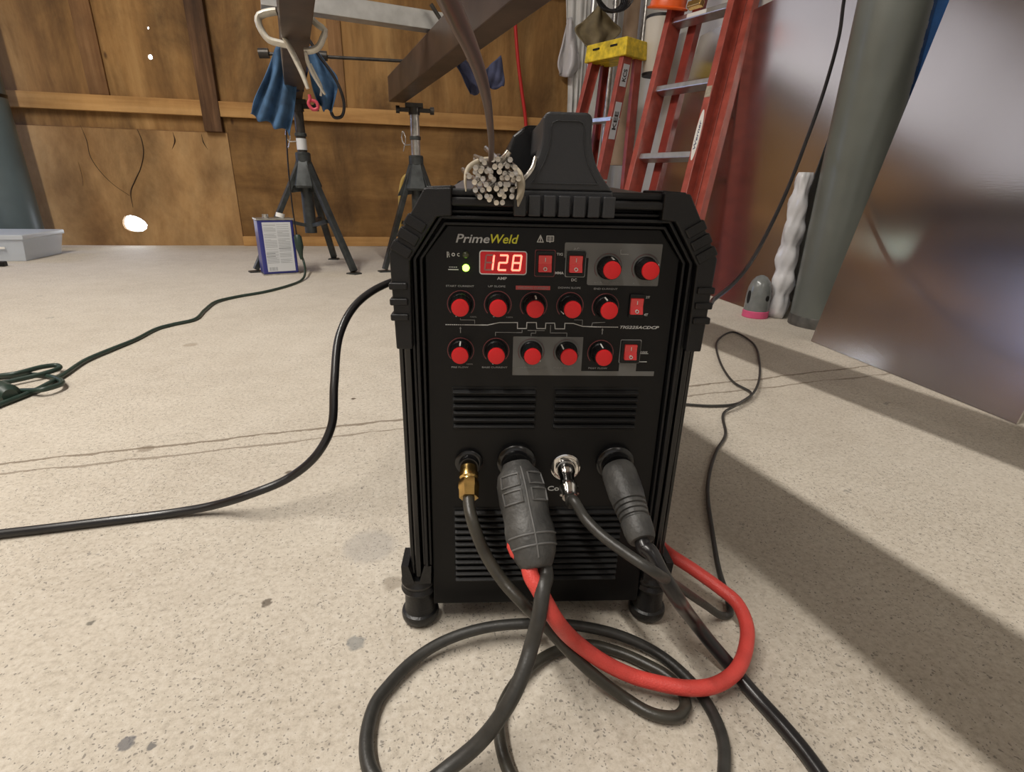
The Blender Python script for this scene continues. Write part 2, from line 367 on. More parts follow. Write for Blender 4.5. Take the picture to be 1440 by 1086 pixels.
def sweep(bm, path, rad, seg=12, mi=0, flat=1.0, cap=True):
    """round tube along a path; rad is a number or a list, one per path point"""
    n = len(path); path = [Vector(p) for p in path]
    if isinstance(rad, (int, float)): rad = [rad] * n
    elif len(rad) != n:
        m_ = len(rad) - 1; rr = []
        for i in range(n):
            t = i / (n - 1) * m_; k = min(int(t), m_ - 1); rr.append(rad[k] + (rad[k + 1] - rad[k]) * (t - k))
        rad = rr
    t0 = (path[1] - path[0]).normalized()
    up = Vector((0, 0, 1)) if abs(t0.z) < .9 else Vector((1, 0, 0))
    s = t0.cross(up).normalized(); u = s.cross(t0).normalized(); rings = []
    for i in range(n):
        t = (path[min(i + 1, n - 1)] - path[max(i - 1, 0)])
        if t.length < 1e-9: t = t0
        t.normalize(); s = (s - t * s.dot(t)); s.normalize(); u = s.cross(t); t0 = t
        rings.append([bm.verts.new(path[i] + (s * math.cos(2 * math.pi * k / seg) + u * flat * math.sin(2 * math.pi * k / seg)) * rad[i]) for k in range(seg)])
    for i in range(n - 1):
        for k in range(seg):
            f = bm.faces.new((rings[i][k], rings[i][(k + 1) % seg], rings[i + 1][(k + 1) % seg], rings[i + 1][k])); f.material_index = mi
    if cap:
        bm.faces.new(rings[0][::-1]).material_index = mi; bm.faces.new(rings[-1]).material_index = mi
def tube(name, pts, r, material, parent=None, seg=12, sub=8, smooth=60):
    bm = bmesh.new(); sweep(bm, catmull(pts, sub), r, seg); return obj(name, bm, material, parent, smooth=smooth)
def lathe(bm, prof, org=(0, 0, 0), axis=(0, 0, 1), seg=32, mi=0, ref=None):
    """prof = list of (distance along axis, radius)"""
    org = Vector(org); a = Vector(axis).normalized()
    r_ = Vector(ref) if ref else (Vector((1, 0, 0)) if abs(a.x) < .9 else Vector((0, 0, 1)))
    s = (r_ - a * r_.dot(a)).normalized(); u = a.cross(s); rings = []
    for d, r in prof:
        r = max(r, 1e-5)
        rings.append([bm.verts.new(org + a * d + (s * math.cos(2 * math.pi * k / seg) + u * math.sin(2 * math.pi * k / seg)) * r) for k in range(seg)])
    for i in range(len(rings) - 1):
        for k in range(seg): bm.faces.new((rings[i][k], rings[i][(k + 1) % seg], rings[i + 1][(k + 1) % seg], rings[i + 1][k])).material_index = mi
    bm.faces.new(rings[0][::-1]).material_index = mi; bm.faces.new(rings[-1]).material_index = mi
def cyl(bm, p0, p1, r, seg=16, mi=0, r2=None):
    p0 = Vector(p0); p1 = Vector(p1); lathe(bm, [(0, r), ((p1 - p0).length, r if r2 is None else r2)], p0, p1 - p0, seg, mi)
_fonts = {}
def text_bm(bm, txt, x, z, h, width=None, y=0.0, depth=.0003, shear=0.0, bold=0.0, align='L', M3=None, mi=0):
    """letters as flat raised shapes in the x-z plane facing -y; h = capital height, width = total width"""
    cu = bpy.data.curves.new('t', 'FONT'); cu.body = txt; cu.shear = shear; cu.offset = bold; cu.extrude = 0.0; cu.resolution_u = 3
    to = bpy.data.objects.new('t', cu); scn.collection.objects.link(to)
    dg = bpy.context.evaluated_depsgraph_get(); me = bpy.data.meshes.new_from_object(to.evaluated_get(dg))
    bpy.data.objects.remove(to); bpy.data.curves.remove(cu)
    if not me.vertices: return
    xs = [v.co.x for v in me.vertices]; ys = [v.co.y for v in me.vertices]
    x0, x1, y0, y1 = min(xs), max(xs), min(ys), max(ys)
    sy = h / max(y1 - y0, 1e-6); sx = (width / (x1 - x0)) if width else sy
    off = {'L': 0, 'C': -(x1 - x0) * sx / 2, 'R': -(x1 - x0) * sx}[align]
    tb = bmesh.new(); tb.from_mesh(me)
    r_ = bmesh.ops.extrude_face_region(tb, geom=tb.faces[:])
    tv = set(e for e in r_['geom'] if isinstance(e, bmesh.types.BMVert))
    idx = {}
    for v in tb.verts:
        p = Vector((x + off + (v.co.x - x0) * sx, y - (depth if v in tv else 0.0), z + (v.co.y - y0) * sy))
        if M3: p = M3 @ p
        idx[v] = bm.verts.new(p)
    for f in tb.faces:
        try: bm.faces.new([idx[v] for v in f.verts]).material_index = mi
        except ValueError: pass
    tb.free(); bpy.data.meshes.remove(me)
def plate(bm, pts, y0, y1, mi=0): prism(bm, pts, y0, y1, mi)
def rrect(x0, x1, z0, z1, r, n=4):
    out = []
    for cx, cz, a0 in ((x1 - r, z1 - r, 0), (x0 + r, z1 - r, 90), (x0 + r, z0 + r, 180), (x1 - r, z0 + r, 270)):
        for k in range(n + 1):
            a = R(a0 + 90 * k / n); out.append((cx + r * math.cos(a), cz + r * math.sin(a)))
    return out
def frame(bm, outer, inner, y0, y1, mi=0):
    n = len(outer)
    o0 = [bm.verts.new((x, y0, z)) for x, z in outer]; i0 = [bm.verts.new((x, y0, z)) for x, z in inner]
    o1 = [bm.verts.new((x, y1, z)) for x, z in outer]; i1 = [bm.verts.new((x, y1, z)) for x, z in inner]
    for k in range(n):
        j = (k + 1) % n
        for q in ((o0[k], o0[j], i0[j], i0[k]), (o1[k], i1[k], i1[j], o1[j]), (o0[k], o1[k], o1[j], o0[j]), (i0[k], i0[j], i1[j], i1[k])):
            bm.faces.new(q).material_index = mi
def line(bm, pts, wd, y=0.0, d=.0003, mi=0):
    for a, b in zip(pts, pts[1:]):
        dx, dz = b[0] - a[0], b[1] - a[1]; L_ = math.hypot(dx, dz)
        if L_ < 1e-7: continue
        ux, uz = dx / L_ * wd / 2, dz / L_ * wd / 2; nx, nz = -uz, ux
        prism(bm, [(a[0] - ux + nx, a[1] - uz + nz), (b[0] + ux + nx, b[1] + uz + nz), (b[0] + ux - nx, b[1] + uz - nz), (a[0] - ux - nx, a[1] - uz - nz)], y - d, y, mi)
def cloth(name, left, right, material, folds=3, amp=.02, parent=None, nu=24, nv=20, depth=(0, 1, 0), thick=.003, seed=0, rumple=.3, phase=0.0):
    """hanging cloth between a left and a right border polyline (lists of world points, top to bottom)"""
    rnd = random.Random(seed); L = catmull(left, 6); Rr = catmull(right, 6); D = Vector(depth)
    def samp(P, t):
        f = t * (len(P) - 1); k = min(int(f), len(P) - 2); return P[k].lerp(P[k + 1], f - k)
    bm = bmesh.new(); g = []
    for j in range(nv + 1):
        t = j / nv; a = samp(L, t); b = samp(Rr, t); row = []
        for i in range(nu + 1):
            s = i / nu; p = a.lerp(b, s)
            o = math.sin((s * folds + .12 * math.sin(t * 5 + seed)) * 2 * math.pi + phase) * amp * (.35 + .65 * t) + math.sin(s * 17 + t * 9 + seed) * amp * rumple * .5
            sag = math.sin((s * folds) * 2 * math.pi + 1) * amp * .35 * (1 if j == nv else 0)
            row.append(bm.verts.new(p + D * o + Vector((0, 0, sag))))
        g.append(row)
    for j in range(nv):
        for i in range(nu): bm.faces.new((g[j][i], g[j][i + 1], g[j + 1][i + 1], g[j + 1][i]))
    o = obj(name, bm, material, parent, smooth=180)
    md = o.modifiers.new('thick', 'SOLIDIFY'); md.thickness = thick
    return o

# ================================================================== THE ROOM
XL, XR, YF, YB, ZC = -3.9, 1.52, -4.1, 3.85, 3.0
bm = bmesh.new(); box(bm, XL - .1, XR + .1, YF - .1, YB + .1, -.10, 0.0); struct(obj('floor', bm, 'concrete'))
bm = bmesh.new(); box(bm, XL - .1, XR + .1, YF - .1, YB + .1, ZC, ZC + .08); struct(obj('ceiling', bm, 'ceiling'))
bm = bmesh.new(); box(bm, XR, XR + .08, YF, YB + .05, 0, ZC); struct(obj('wall_right', bm, 'wall_white'))
bm = bmesh.new(); box(bm, XL - .08, XL, YF, YB + .05, 0, ZC); struct(obj('wall_left', bm, 'ply_dark'))
bm = bmesh.new(); box(bm, XL, XR, YF - .08, YF, 0, ZC); struct(obj('wall_front', bm, 'wall_grey'))
# back wall: plywood skin with two gaps where daylight comes in
def holed_wall(name, x0, x1, z0, z1, y, thick, holes, material):
    bm = bmesh.new(); xs = {x0, x1}; zs = {z0, z1}
    for hx, hz, pts in holes:
        for v in (hx - .12, hx + .12): xs.add(v)
        for v in (hz - .09, hz + .09): zs.add(max(z0, v))
    xs = sorted(xs); zs = sorted(zs)
    for i in range(len(xs) - 1):
        for j in range(len(zs) - 1):
            a, b, c, d = xs[i], xs[i + 1], zs[j], zs[j + 1]; hit = None
            for hx, hz, pts in holes:
                if a < hx < b and c < hz < d: hit = (hx, hz, pts)
            if not hit:
                bm.faces.new([bm.verts.new(p) for p in ((a, y, c), (b, y, c), (b, y, d), (a, y, d))]); continue
            hx, hz, pts = hit; n = len(pts); inner = []; outer = []
            for px_, pz_ in pts:
                inner.append((hx + px_, hz + pz_))
                k = 1e9
                if px_ > 1e-9: k = min(k, (b - hx) / px_)
                if px_ < -1e-9: k = min(k, (a - hx) / px_)
                if pz_ > 1e-9: k = min(k, (d - hz) / pz_)
                if pz_ < -1e-9: k = min(k, (c - hz) / pz_)
                outer.append((hx + px_ * k, hz + pz_ * k))
            corners = [(a, c), (b, c), (b, d), (a, d)]
            for q in range(n):
                r_ = (q + 1) % n; o1, o2 = outer[q], outer[r_]; poly = [inner[q], inner[r_], o2]
                if abs(o1[0] - o2[0]) > 1e-6 and abs(o1[1] - o2[1]) > 1e-6:
                    cc = min(corners, key=lambda e: (e[0] - (o1[0] + o2[0]) / 2) ** 2 + (e[1] - (o1[1] + o2[1]) / 2) ** 2); poly.append(cc)
                poly.append(o1)
                bm.faces.new([bm.verts.new((u, y, v)) for u, v in poly])
                bm.faces.new([bm.verts.new(p) for p in ((inner[q][0], y, inner[q][1]), (inner[r_][0], y, inner[r_][1]), (inner[r_][0], y + thick, inner[r_][1]), (inner[q][0], y + thick, inner[q][1]))])
    bmesh.ops.remove_doubles(bm, verts=bm.verts[:], dist=1e-5)
    return obj(name, bm, material)
blob = [(.052, .0), (.044, .016), (.030, .030), (.012, .040), (-.012, .046), (-.034, .040), (-.046, .022), (-.050, .002), (-.044, -.018), (-.026, -.030), (0, -.034), (.026, -.032), (.046, -.018)]
blob = [(a_ * 1.35, b_ * 1.25) for a_, b_ in blob]
dot = [(.0125 * math.cos(2 * math.pi * k / 12), .0135 * math.sin(2 * math.pi * k / 12)) for k in range(12)]
dot2 = [(.006 * math.cos(2 * math.pi * k / 8 + .2), .007 * math.sin(2 * math.pi * k / 8 + .2)) for k in range(8)]
hA = aY(191, 316, YB); hB = aY(211, 80, YB); hC = aY(208, 39, YB)
struct(holed_wall('wall_back', XL, 1.17, 0, ZC, YB, .012, [(hA.x, hA.z, blob), (hB.x, hB.z, dot), (hC.x, hC.z, dot2)], 'ply_dark'))
bm = bmesh.new(); box(bm, 1.17, XR, YB - .02, YB + .02, 0, ZC); struct(obj('trim_1', bm, 'frame_white'))
# plywood patch over the lower wall, built around the gap
st1x = -1.0
struct(holed_wall('trim_2', XL, st1x, 0, .672, YB - .014, .014, [(hA.x, hA.z, blob)], 'ply_light'))
bm = bmesh.new(); box(bm, XL, st1x, YB - .0145, YB, .670, .674); box(bm, st1x - .001, st1x + .001, YB - .0145, YB, 0, .674); struct(obj('trim_3', bm, 'stud2'))
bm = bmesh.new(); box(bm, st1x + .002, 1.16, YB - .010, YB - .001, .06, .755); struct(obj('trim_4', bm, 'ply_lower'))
bm = bmesh.new(); box(bm, XL, 1.16, YB - .045, YB - .001, .758, .842); struct(obj('trim_5', bm, 'girt', bevel=.003))
bm = bmesh.new(); box(bm, st1x + .002, 1.16, YB - .035, YB - .001, .0, .060); struct(obj('baseboard_back', bm, 'girt', bevel=.003))
bm = bmesh.new(); box(bm, -1.115, -1.015, YB - .052, YB - .001, .674, ZC); struct(obj('trim_6', bm, 'stud', bevel=.003))
bm = bmesh.new(); box(bm, -1.70, -1.60, YB - .018, YB - .001, .845, ZC); struct(obj('trim_7', bm, 'stud2', bevel=.002))
bm = bmesh.new(); box(bm, -.36, -.28, YB - .012, YB - .001, .845, ZC); struct(obj('trim_8', bm, 'stud2', bevel=.002))
def crack(pts, r_):
    bm = bmesh.new(); sweep(bm, catmull([aY(a_, b_, YB - .0143) for a_, b_ in pts], 5), r_, 6, flat=.5); struct(obj('trim_12', bm, mat('dark_split', (.05, .028, .012), .8), smooth=60))
crack([(113, 176), (122, 198), (127, 220), (140, 240), (160, 260), (182, 275)], [.001, .004, .0035, .003, .002, .002])
crack([(193, 182), (199, 196), (202, 214), (198, 236), (190, 254), (184, 270), (187, 292)], [.002, .005, .006, .005, .006, .006, .002])
crack([(243, 186), (246, 198), (242, 210)], [.001, .008, .001])
crack([(283, 188), (286, 200), (292, 210)], [.001, .006, .001])
crack([(110, 228), (115, 246), (117, 262)], [.001, .002, .001])
# glowing panel added unseen above the plywood for the sheets to mirror
wn = struct(empty('mirrored_glow', (0, 0, 0)))
bm = bmesh.new(); box(bm, -3.7, 1.12, YB - .02, YB - .012, 1.66, 2.55); obj('glow_panel', bm, mat('lavender_glow', (.6, .65, .75), .3, emit=(.80, .76, .86), es=.34), wn)
bm = bmesh.new(); frame(bm, rrect(-3.76, 1.16, 1.54, 2.62, .01), rrect(-3.7, 1.12, 1.66, 2.55, .01), YB - .05, YB - .001)
for x_ in (-2.5, -1.3, -.1): box(bm, x_ - .02, x_ + .02, YB - .04, YB - .002, 1.62, 2.57)
obj('glow_panel_frame', bm, 'stud', wn)
# dark band added on the left wall for the bright sheets to mirror
bm = bmesh.new()
box(bm, XL, XL + .06, YF, YB, 1.05, 1.30); struct(obj('mirrored_dark_band', bm, 'stud'))

# ================================================================== WELDING MACHINE
wm = thing('welding_machine', 'black portable welding machine with red knobs and lit red display in the centre foreground', 'welding machine', (MX, MY, 0), MA)
CASE = [(-.110, .030), (.110, .030), (.112, .345), (.084, .391), (-.084, .391), (-.112, .345)]
bm = bmesh.new(); prism(bm, CASE, .012, .490); obj('case', bm, 'black', wm, bevel=.002)
bm = bmesh.new()
hexa(bm, [(-.082, .030, .388), (.082, .030, .388), (.082, .030, .3975), (-.082, .030, .3975)], [(-.082, .475, .388), (.082, .475, .388), (.082, .475, .412), (-.082, .475, .412)])
obj('top_cover', bm, mat('grey_top_cover', (.075, .068, .072), .45), wm, bevel=.002)
PANEL = [(-.0985, .0255), (.0985, .0255), (.0955, .352), (.0785, .3735), (-.0785, .3735), (-.0955, .352)]
bm = bmesh.new(); prism(bm, PANEL, .0, .012); fp = obj('front_panel', bm, 'panel', wm, bevel=.0008)
# nested moulded ribs framing the panel
def ribs():
    bm = bmesh.new()
    for off, yy, w_ in ((.0020, -.004, .0022), (.0068, -.007, .0024), (.0108, -.004, .0022)):
        pts = [(-.0985 - off * .6, .075), (-.0962 - off * .9, .350), (-.0790 - off * .5, .3730 + off * .95), (.0790 + off * .5, .3730 + off * .95), (.0962 + off * .9, .350), (.0985 + off * .6, .075)]
        for a, b in zip(pts, pts[1:]):
            bar(bm, (a[0], (yy + .014) / 2, a[1]), (b[0], (yy + .014) / 2, b[1]), .014 - yy, w_, up=(0, 1, 0)) if False else None
            dx, dz = b[0] - a[0], b[1] - a[1]; L_ = math.hypot(dx, dz); nx, nz = -dz / L_ * w_ / 2, dx / L_ * w_ / 2
            ex, ez = dx / L_ * .0008, dz / L_ * .0008
            prism(bm, [(a[0] - ex + nx, a[1] - ez + nz), (b[0] + ex + nx, b[1] + ez + nz), (b[0] + ex - nx, b[1] + ez - nz), (a[0] - ex - nx, a[1] - ez - nz)], yy, .013)
    return bm
obj('bezel', ribs(), 'guard', wm, bevel=.0006)
# side rails
for s in (-1, 1):
    bm = bmesh.new()
    for xa, xb, y0 in ((.1085, .1135, -.003), (.1150, .1185, .001)):
        box(bm, min(s * xa, s * xb), max(s * xa, s * xb), y0, .03, .060, .300)
    box(bm, min(s * .1085, s * .117), max(s * .1085, s * .117), .004, .46, .045, .300)
    obj('side_rail', bm, 'rail', wm, bevel=.0012, bseg=3)
# corner guards (front and rear)
def guard(s, y0, y1, front):
    bm = bmesh.new()
    prof = [(.1060, .2830), (.1180, .2830), (.1195, .3540), (.0930, .3985), (.0745, .3990), (.0745, .3805), (.0850, .3795), (.1050, .3490)]
    prism(bm, [(s * x, z) for x, z in prof], y0, y1)
    # raised pads along the vertical flank and along the chamfer
    for z in (.3310, .3195, .3080):
        prism(bm, [(s * .1075, z - .0026), (s * .1208, z - .0026), (s * .1208, z + .0026), (s * .1075, z + .0026)], y0 - .0022, y1)
    A = Vector((.1195, .3540)); B = Vector((.0930, .3985)); t = (B - A).normalized(); n = Vector((t.y, -t.x))
    for q in (.14, .34, .54):
        c = A.lerp(B, q); h = .0038
        pts = [c - t * h + n * .0014, c + t * h + n * .0014, c + t * h - n * .0135, c - t * h - n * .0135]
        prism(bm, [(s * p.x, p.y) for p in pts], y0 - .0018, y1)
    prism(bm, [(s * x, z) for x, z in ((.0745, .4005), (.0925, .3995), (.0905, .3925), (.0745, .3928))], y0 + .006, y1)
    return bm
for s in (-1, 1): obj('corner_guard', guard(s, -.012, .045, True), 'guard', wm, bevel=.0012, bseg=3)
for s in (-1, 1):
    g_ = guard(s, .455, .500, False); bmesh.ops.translate(g_, verts=g_.verts[:], vec=(0, 0, .008)); obj('corner_guard', g_, 'guard', wm, bevel=.0012)
# top bar
bm = bmesh.new(); box(bm, -.078, .078, -.010, .030, .3870, .3930); box(bm, -.078, .078, -.005, .030, .3930, .3985)
obj('top_bar', bm, 'guard', wm, bevel=.0018, bseg=3)
# carrying handle
def concave(hw0, hw1, z0, z1, zt, n=10):
    pts = []
    for k in range(n + 1):
        t = k / n; pts.append((hw1 + (hw0 - hw1) * (1 - t) ** 2.2, z0 + (z1 - z0) * t))
    pts += [(hw1, zt - .004), (hw1 - .0012, zt - .0012), (hw1 - .004, zt)]
    return pts
HX = .0035
pr_ = concave(.0345, .0165, .3985, .4360, .4475)
full = [(HX + x, z) for x, z in pr_] + [(HX - x, z) for x, z in pr_[::-1]]
bm = bmesh.new(); prism(bm, full, -.012, .016)
box(bm, HX - .0345, HX + .0345, -.012, .030, .3835, .3988)
hd = obj('handle', bm, 'handle', wm, bevel=.0016, bseg=3)
pi_ = concave(.0240, .0115, .4030, .4360, .4425)
inn = [(HX + x, z) for x, z in pi_] + [(HX - x, z) for x, z in pi_[::-1]]
cxi = sum(x for x, z in inn) / len(inn)
inn2 = [(cxi + (x - cxi) * .94, z * .965 + .4225 * .035) for x, z in inn]
bm = bmesh.new(); frame(bm, inn, inn2, -.0128, -.0118); obj('handle_border', bm, 'handle', hd, bevel=.0003)
bm = bmesh.new()
for k in range(7):
    xc = HX - .0310 + k * .01033; box(bm, xc - .0043, xc + .0043, -.0185 + (k % 2) * .0012, -.010, .3815, .3955)
obj('handle_clip', bm, 'handle', hd, bevel=.0010, bseg=3)
gp = [(HX - .036, .405), (HX - .036, .428), (HX - .031, .442), (HX - .020, .4505), (HX + .018, .4505), (HX + .028, .442), (HX + .032, .428), (HX + .032, .405)]
bm = bmesh.new(); prism(bm, gp, .10, .40)
obj('grip', bm, 'black', hd, bevel=.003, bseg=3)
bm = bmesh.new(); prism(bm, [(HX - .0155, .425), (HX - .0155, .446), (HX + .0155, .446), (HX + .0155, .425)], .014, .11); obj('grip_bridge', bm, 'handle', hd, bevel=.002)
# feet
for x_, y_ in ((-.1130, .010), (.1130, .010), (-.1130, .470), (.1130, .470)):
    bm = bmesh.new()
    lathe(bm, [(0, .0120), (.0015, .0150), (.0050, .0175), (.0095, .0180), (.0125, .0172), (.0140, .0150), (.0165, .0142), (.0350, .0138), (.0370, .0158), (.0400, .0170), (.0425, .0158), (.0440, .0150), (.0460, .0162), (.0485, .0166), (.0510, .0150), (.0560, .0142)], (x_, y_, 0), seg=36)
    s = -1 if x_ < 0 else 1
    for q in (-1, 1):
        prism(bm, [(x_ + q * .0075 - .0055, .054), (x_ + q * .0075 + .0055, .054), (x_ + q * .0105 + .0035, .074), (x_ + q * .0105 - .0030, .074)], y_ - .015, y_ + .012)
    obj('foot', bm, 'rubber', wm, smooth=35)
# louvre vents
def vent(x0, x1, z0, z1, n):
    fr = bmesh.new(); box(fr, x0 - .001, x1 + .001, -.0006, .0, z0 - .001, z1 + .001, 1)
    p = (z1 - z0) / n
    for k in range(n):
        zc = z0 + p * (k + .5)
        prof = []
        for q in range(7):
            a = R(180 * q / 6); prof.append((-.0006 - .0042 * math.sin(a) * (1 if a < 1.6 else .75), zc - p * .34 * math.cos(a)))
        a_ = [fr.verts.new((x0 + (.0 if 0 < i < 6 else -.0) , y, z)) for i, (y, z) in enumerate(prof)]
        b_ = [fr.verts.new((x1, y, z)) for y, z in prof]
        for i in range(6): fr.faces.new((a_[i], a_[i + 1], b_[i + 1], b_[i]))
        fr.faces.new(a_); fr.faces.new(b_[::-1]); fr.faces.new((a_[0], b_[0], b_[-1], a_[-1]))
    return fr
obj('louvre_vent', vent(-.0765, -.0095, .2110, .2475, 6), ['black', 'hole'], wm, bevel=.0004)
obj('louvre_vent', vent(.0065, .0750, .2110, .2475, 6), ['black', 'hole'], wm, bevel=.0004)
obj('louvre_vent', vent(-.0770, .0735, .0530, .1325, 12), ['black', 'hole'], wm, bevel=.0004)
# printed areas and lettering, all children of the front panel
def deco(name, fn, material): 
    bm = bmesh.new(); fn(bm); return obj(name, bm, material, fp)
deco('grey_print', lambda b: (prism(b, [(.0078, .3520), (.0262, .3520), (.0262, .3318 + .001), (.0272, .3318), (.0806, .3318), (.0811, .3323), (.0813, .3625), (.0808, .3630), (.0085, .3630), (.0078, .3622)], -.0003, 0),), 'grey_print')
deco('grey_print', lambda b: (prism(b, [(-.0288, .2586), (.0868, .2586), (.0868, .2625), (.0716, .2625), (.0712, .2886), (.0575, .2886), (.0575, .2625), (.0268, .2625), (.0266, .2908), (-.0283, .2908), (-.0288, .2902)], -.0003, 0),), 'grey_print')
deco('lettering', lambda b: text_bm(b, 'Prime', -.0727, .3613, .0062, .0248, shear=.25, bold=.012), 'silver_print')
deco('lettering', lambda b: text_bm(b, 'Weld', -.0472, .3613, .0064, .0207, shear=.25, bold=.012), 'yellow_print')
def warn(b):
    line(b, [(-.0128, .3629), (-.0106, .3676), (-.0084, .3629), (-.0128, .3629)], .0006)
    line(b, [(-.0106, .3662), (-.0106, .3645)], .0006); line(b, [(-.0106, .3638), (-.0106, .3636)], .0006)
    frame(b, rrect(-.0062, -.0006, .3632, .3676, .0005), rrect(-.0056, -.0012, .3638, .3670, .0004), -.0003, 0)
    line(b, [(-.0034, .3634), (-.0034, .3674)], .0004)
    for z in (.3645, .3654, .3663): line(b, [(-.0052, z), (-.0038, z)], .0003); line(b, [(-.0030, z), (-.0016, z)], .0003)
    line(b, [(-.0038, .3630), (-.0034, .3627), (-.0030, .3630)], .0004)
deco('warning_symbols', warn, 'white_print')
def small(b):
    pass
for t, x, z, h, w_ in (('AMP', -.0420, .3348, .0021, .0072), ('TIG', .0020, .3534, .0019, .0046), ('MMA', .0016, .3396, .0020, .0064), ('AC', .0144, .3574, .0019, .0044),
                       ('DC', .0142, .3345, .0021, .0042), ('2T', .0730, .3222, .0018, .0032), ('4T', .0731, .3084, .0020, .0032)):
    deco('lettering', lambda b: text_bm(b, t, x, z, h, w_, bold=.01), 'white_print')
deco('lettering', lambda b: text_bm(b, 'TIG225ACDCP', .0551, .2980, .0023, .0312, shear=.3, bold=.012), 'white_print')
deco('lettering', lambda b: (text_bm(b, 'Control', .0049, .1504, .0047, .0268, bold=.012),), 'white_print')
if True:
    for t, x0, x1, z in (('START CURRENT', -.0805, -.0594, .3289), ('UP SLOPE', -.0488, -.0357, .3291), ('DOWN SLOPE', .0045, .0218, .3288), ('END CURRENT', .0320, .0503, .3284),
                         ('PRE FLOW', -.0775, -.0640, .2643), ('BASE CURRENT', -.0532, -.0329, .2644), ('POST FLOW', .0326, .0479, .2643),
                         ('PULSE FREQUENCY', -.0276, -.0030, .2644), ('PULSE DUTY', .0044, .0208, .2644), ('AC FREQUENCY', .0316, .0508, .3330), ('AC BALANCE', .0614, .0765, .3328)):
        deco('lettering', lambda b: text_bm(b, t, x0, z, .0014, x1 - x0, bold=.01), 'dim_print')
    for x, z in ((-.0590, .3056), (-.031, .3056), (-.062, .2672)): deco('lettering', lambda b: text_bm(b, '100%', x - .0035, z, .0010, .0050), 'dim_print')
def redlab(b): prism(b, [(-.0278, .3276), (-.0016, .3276), (-.0016, .3306), (-.0278, .3306)], -.0003, 0)
deco('red_label', redlab, 'red_label')
deco('lettering', lambda b: text_bm(b, 'WELDING CURRENT', -.0262, .3284, .0014, .0232, y=-.0003), 'dim_print')
def wave(b):
    k = 0
    x = -.0812
    while x < -.0660: line(b, [(x, .2997), (x + .0006, .2997)], .0006); x += .0016
    line(b, [(-.0655, .2997), (-.0492, .2997), (-.0398, .3018), (-.0258, .3020), (-.0257, .2972), (-.0186, .2973), (-.0185, .3021), (-.0111, .3022), (-.0106, .2974), (-.0038, .2974), (-.0037, .3018), (.0033, .3019), (.0039, .2973), (.0113, .2974), (.0113, .3019), (.0179, .3018), (.0256, .2995), (.0356, .2992)], .0006)
    x = .0362
    while x < .0530: line(b, [(x, .2992), (x + .0006, .2992)], .0006); x += .0015
deco('waveform_print', wave, 'white_print')
def arrows(b):
    line(b, [(-.0700, .3046), (-.0700, .3036), (-.0590, .3036), (-.0590, .3008)], .0004)
    line(b, [(-.0428, .2912), (-.0428, .2940), (-.0220, .2940), (-.0220, .2958)], .0004)
    line(b, [(-.0148, .2914), (-.0148, .2936), (-.0112, .2936), (-.0112, .2955)], .0004); line(b, [(-.0175, .2958), (-.0045, .2958)], .0004)
    line(b, [(.0134, .2912), (.0134, .2940), (.0002, .2940), (.0002, .3000)], .0004)
    line(b, [(.0428, .3030), (.0330, .3024), (.0326, .3000)], .0004); line(b, [(.0185, .3046), (.0250, .3046), (.0250, .3000)], .0003)
    for x in (-.0700, .0414):
        line(b, [(x, .2935), (x, .2970)], .0005); prism(b, [(x - .0008, .2966), (x + .0008, .2966), (x, .2982)], -.0003, 0)
deco('arrow_print', arrows, 'dim_print')
def icon_a(b):
    line(b, [(-.0790, .3545), (-.0790, .3508)], .0006); line(b, [(-.0782, .3545), (-.0776, .3528), (-.0782, .3528), (-.0774, .3510)], .0004)
    frame(b, [(-.0746 + .0013 * math.cos(R(a)), .3527 + .0013 * math.sin(R(a))) for a in range(0, 360, 30)], [(-.0746 + .0007 * math.cos(R(a)), .3527 + .0007 * math.sin(R(a))) for a in range(0, 360, 30)], -.0003, 0)
    text_bm(b, 'c', -.0718, .3515, .0024, .0018)
def icon_b(b):
    line(b, [(-.0782, .3418), (-.0713, .3418)], .0007)
    for k in range(4): line(b, [(-.0776 + k * .0016, .3436), (-.0770 + k * .0016, .3436)], .0005)
def icon_c(b):
    for k in range(5): line(b, [(.0722 + k * .0015, .2786), (.0729 + k * .0015, .2786), (.0729 + k * .0015, .2794)], .0004)
    line(b, [(.0718, .2776), (.0800, .2776)], .0004); line(b, [(.0725, .2707), (.0795, .2707)], .0005)
def icon_d(b):
    line(b, [(.0500, .3584), (.0500, .3560), (.0508, .3560)], .0003); line(b, [(.0500, .3552), (.0560, .3552)], .0003)
for f_ in (icon_a, icon_b, icon_c, icon_d): deco('symbol_print', f_, 'white_print')
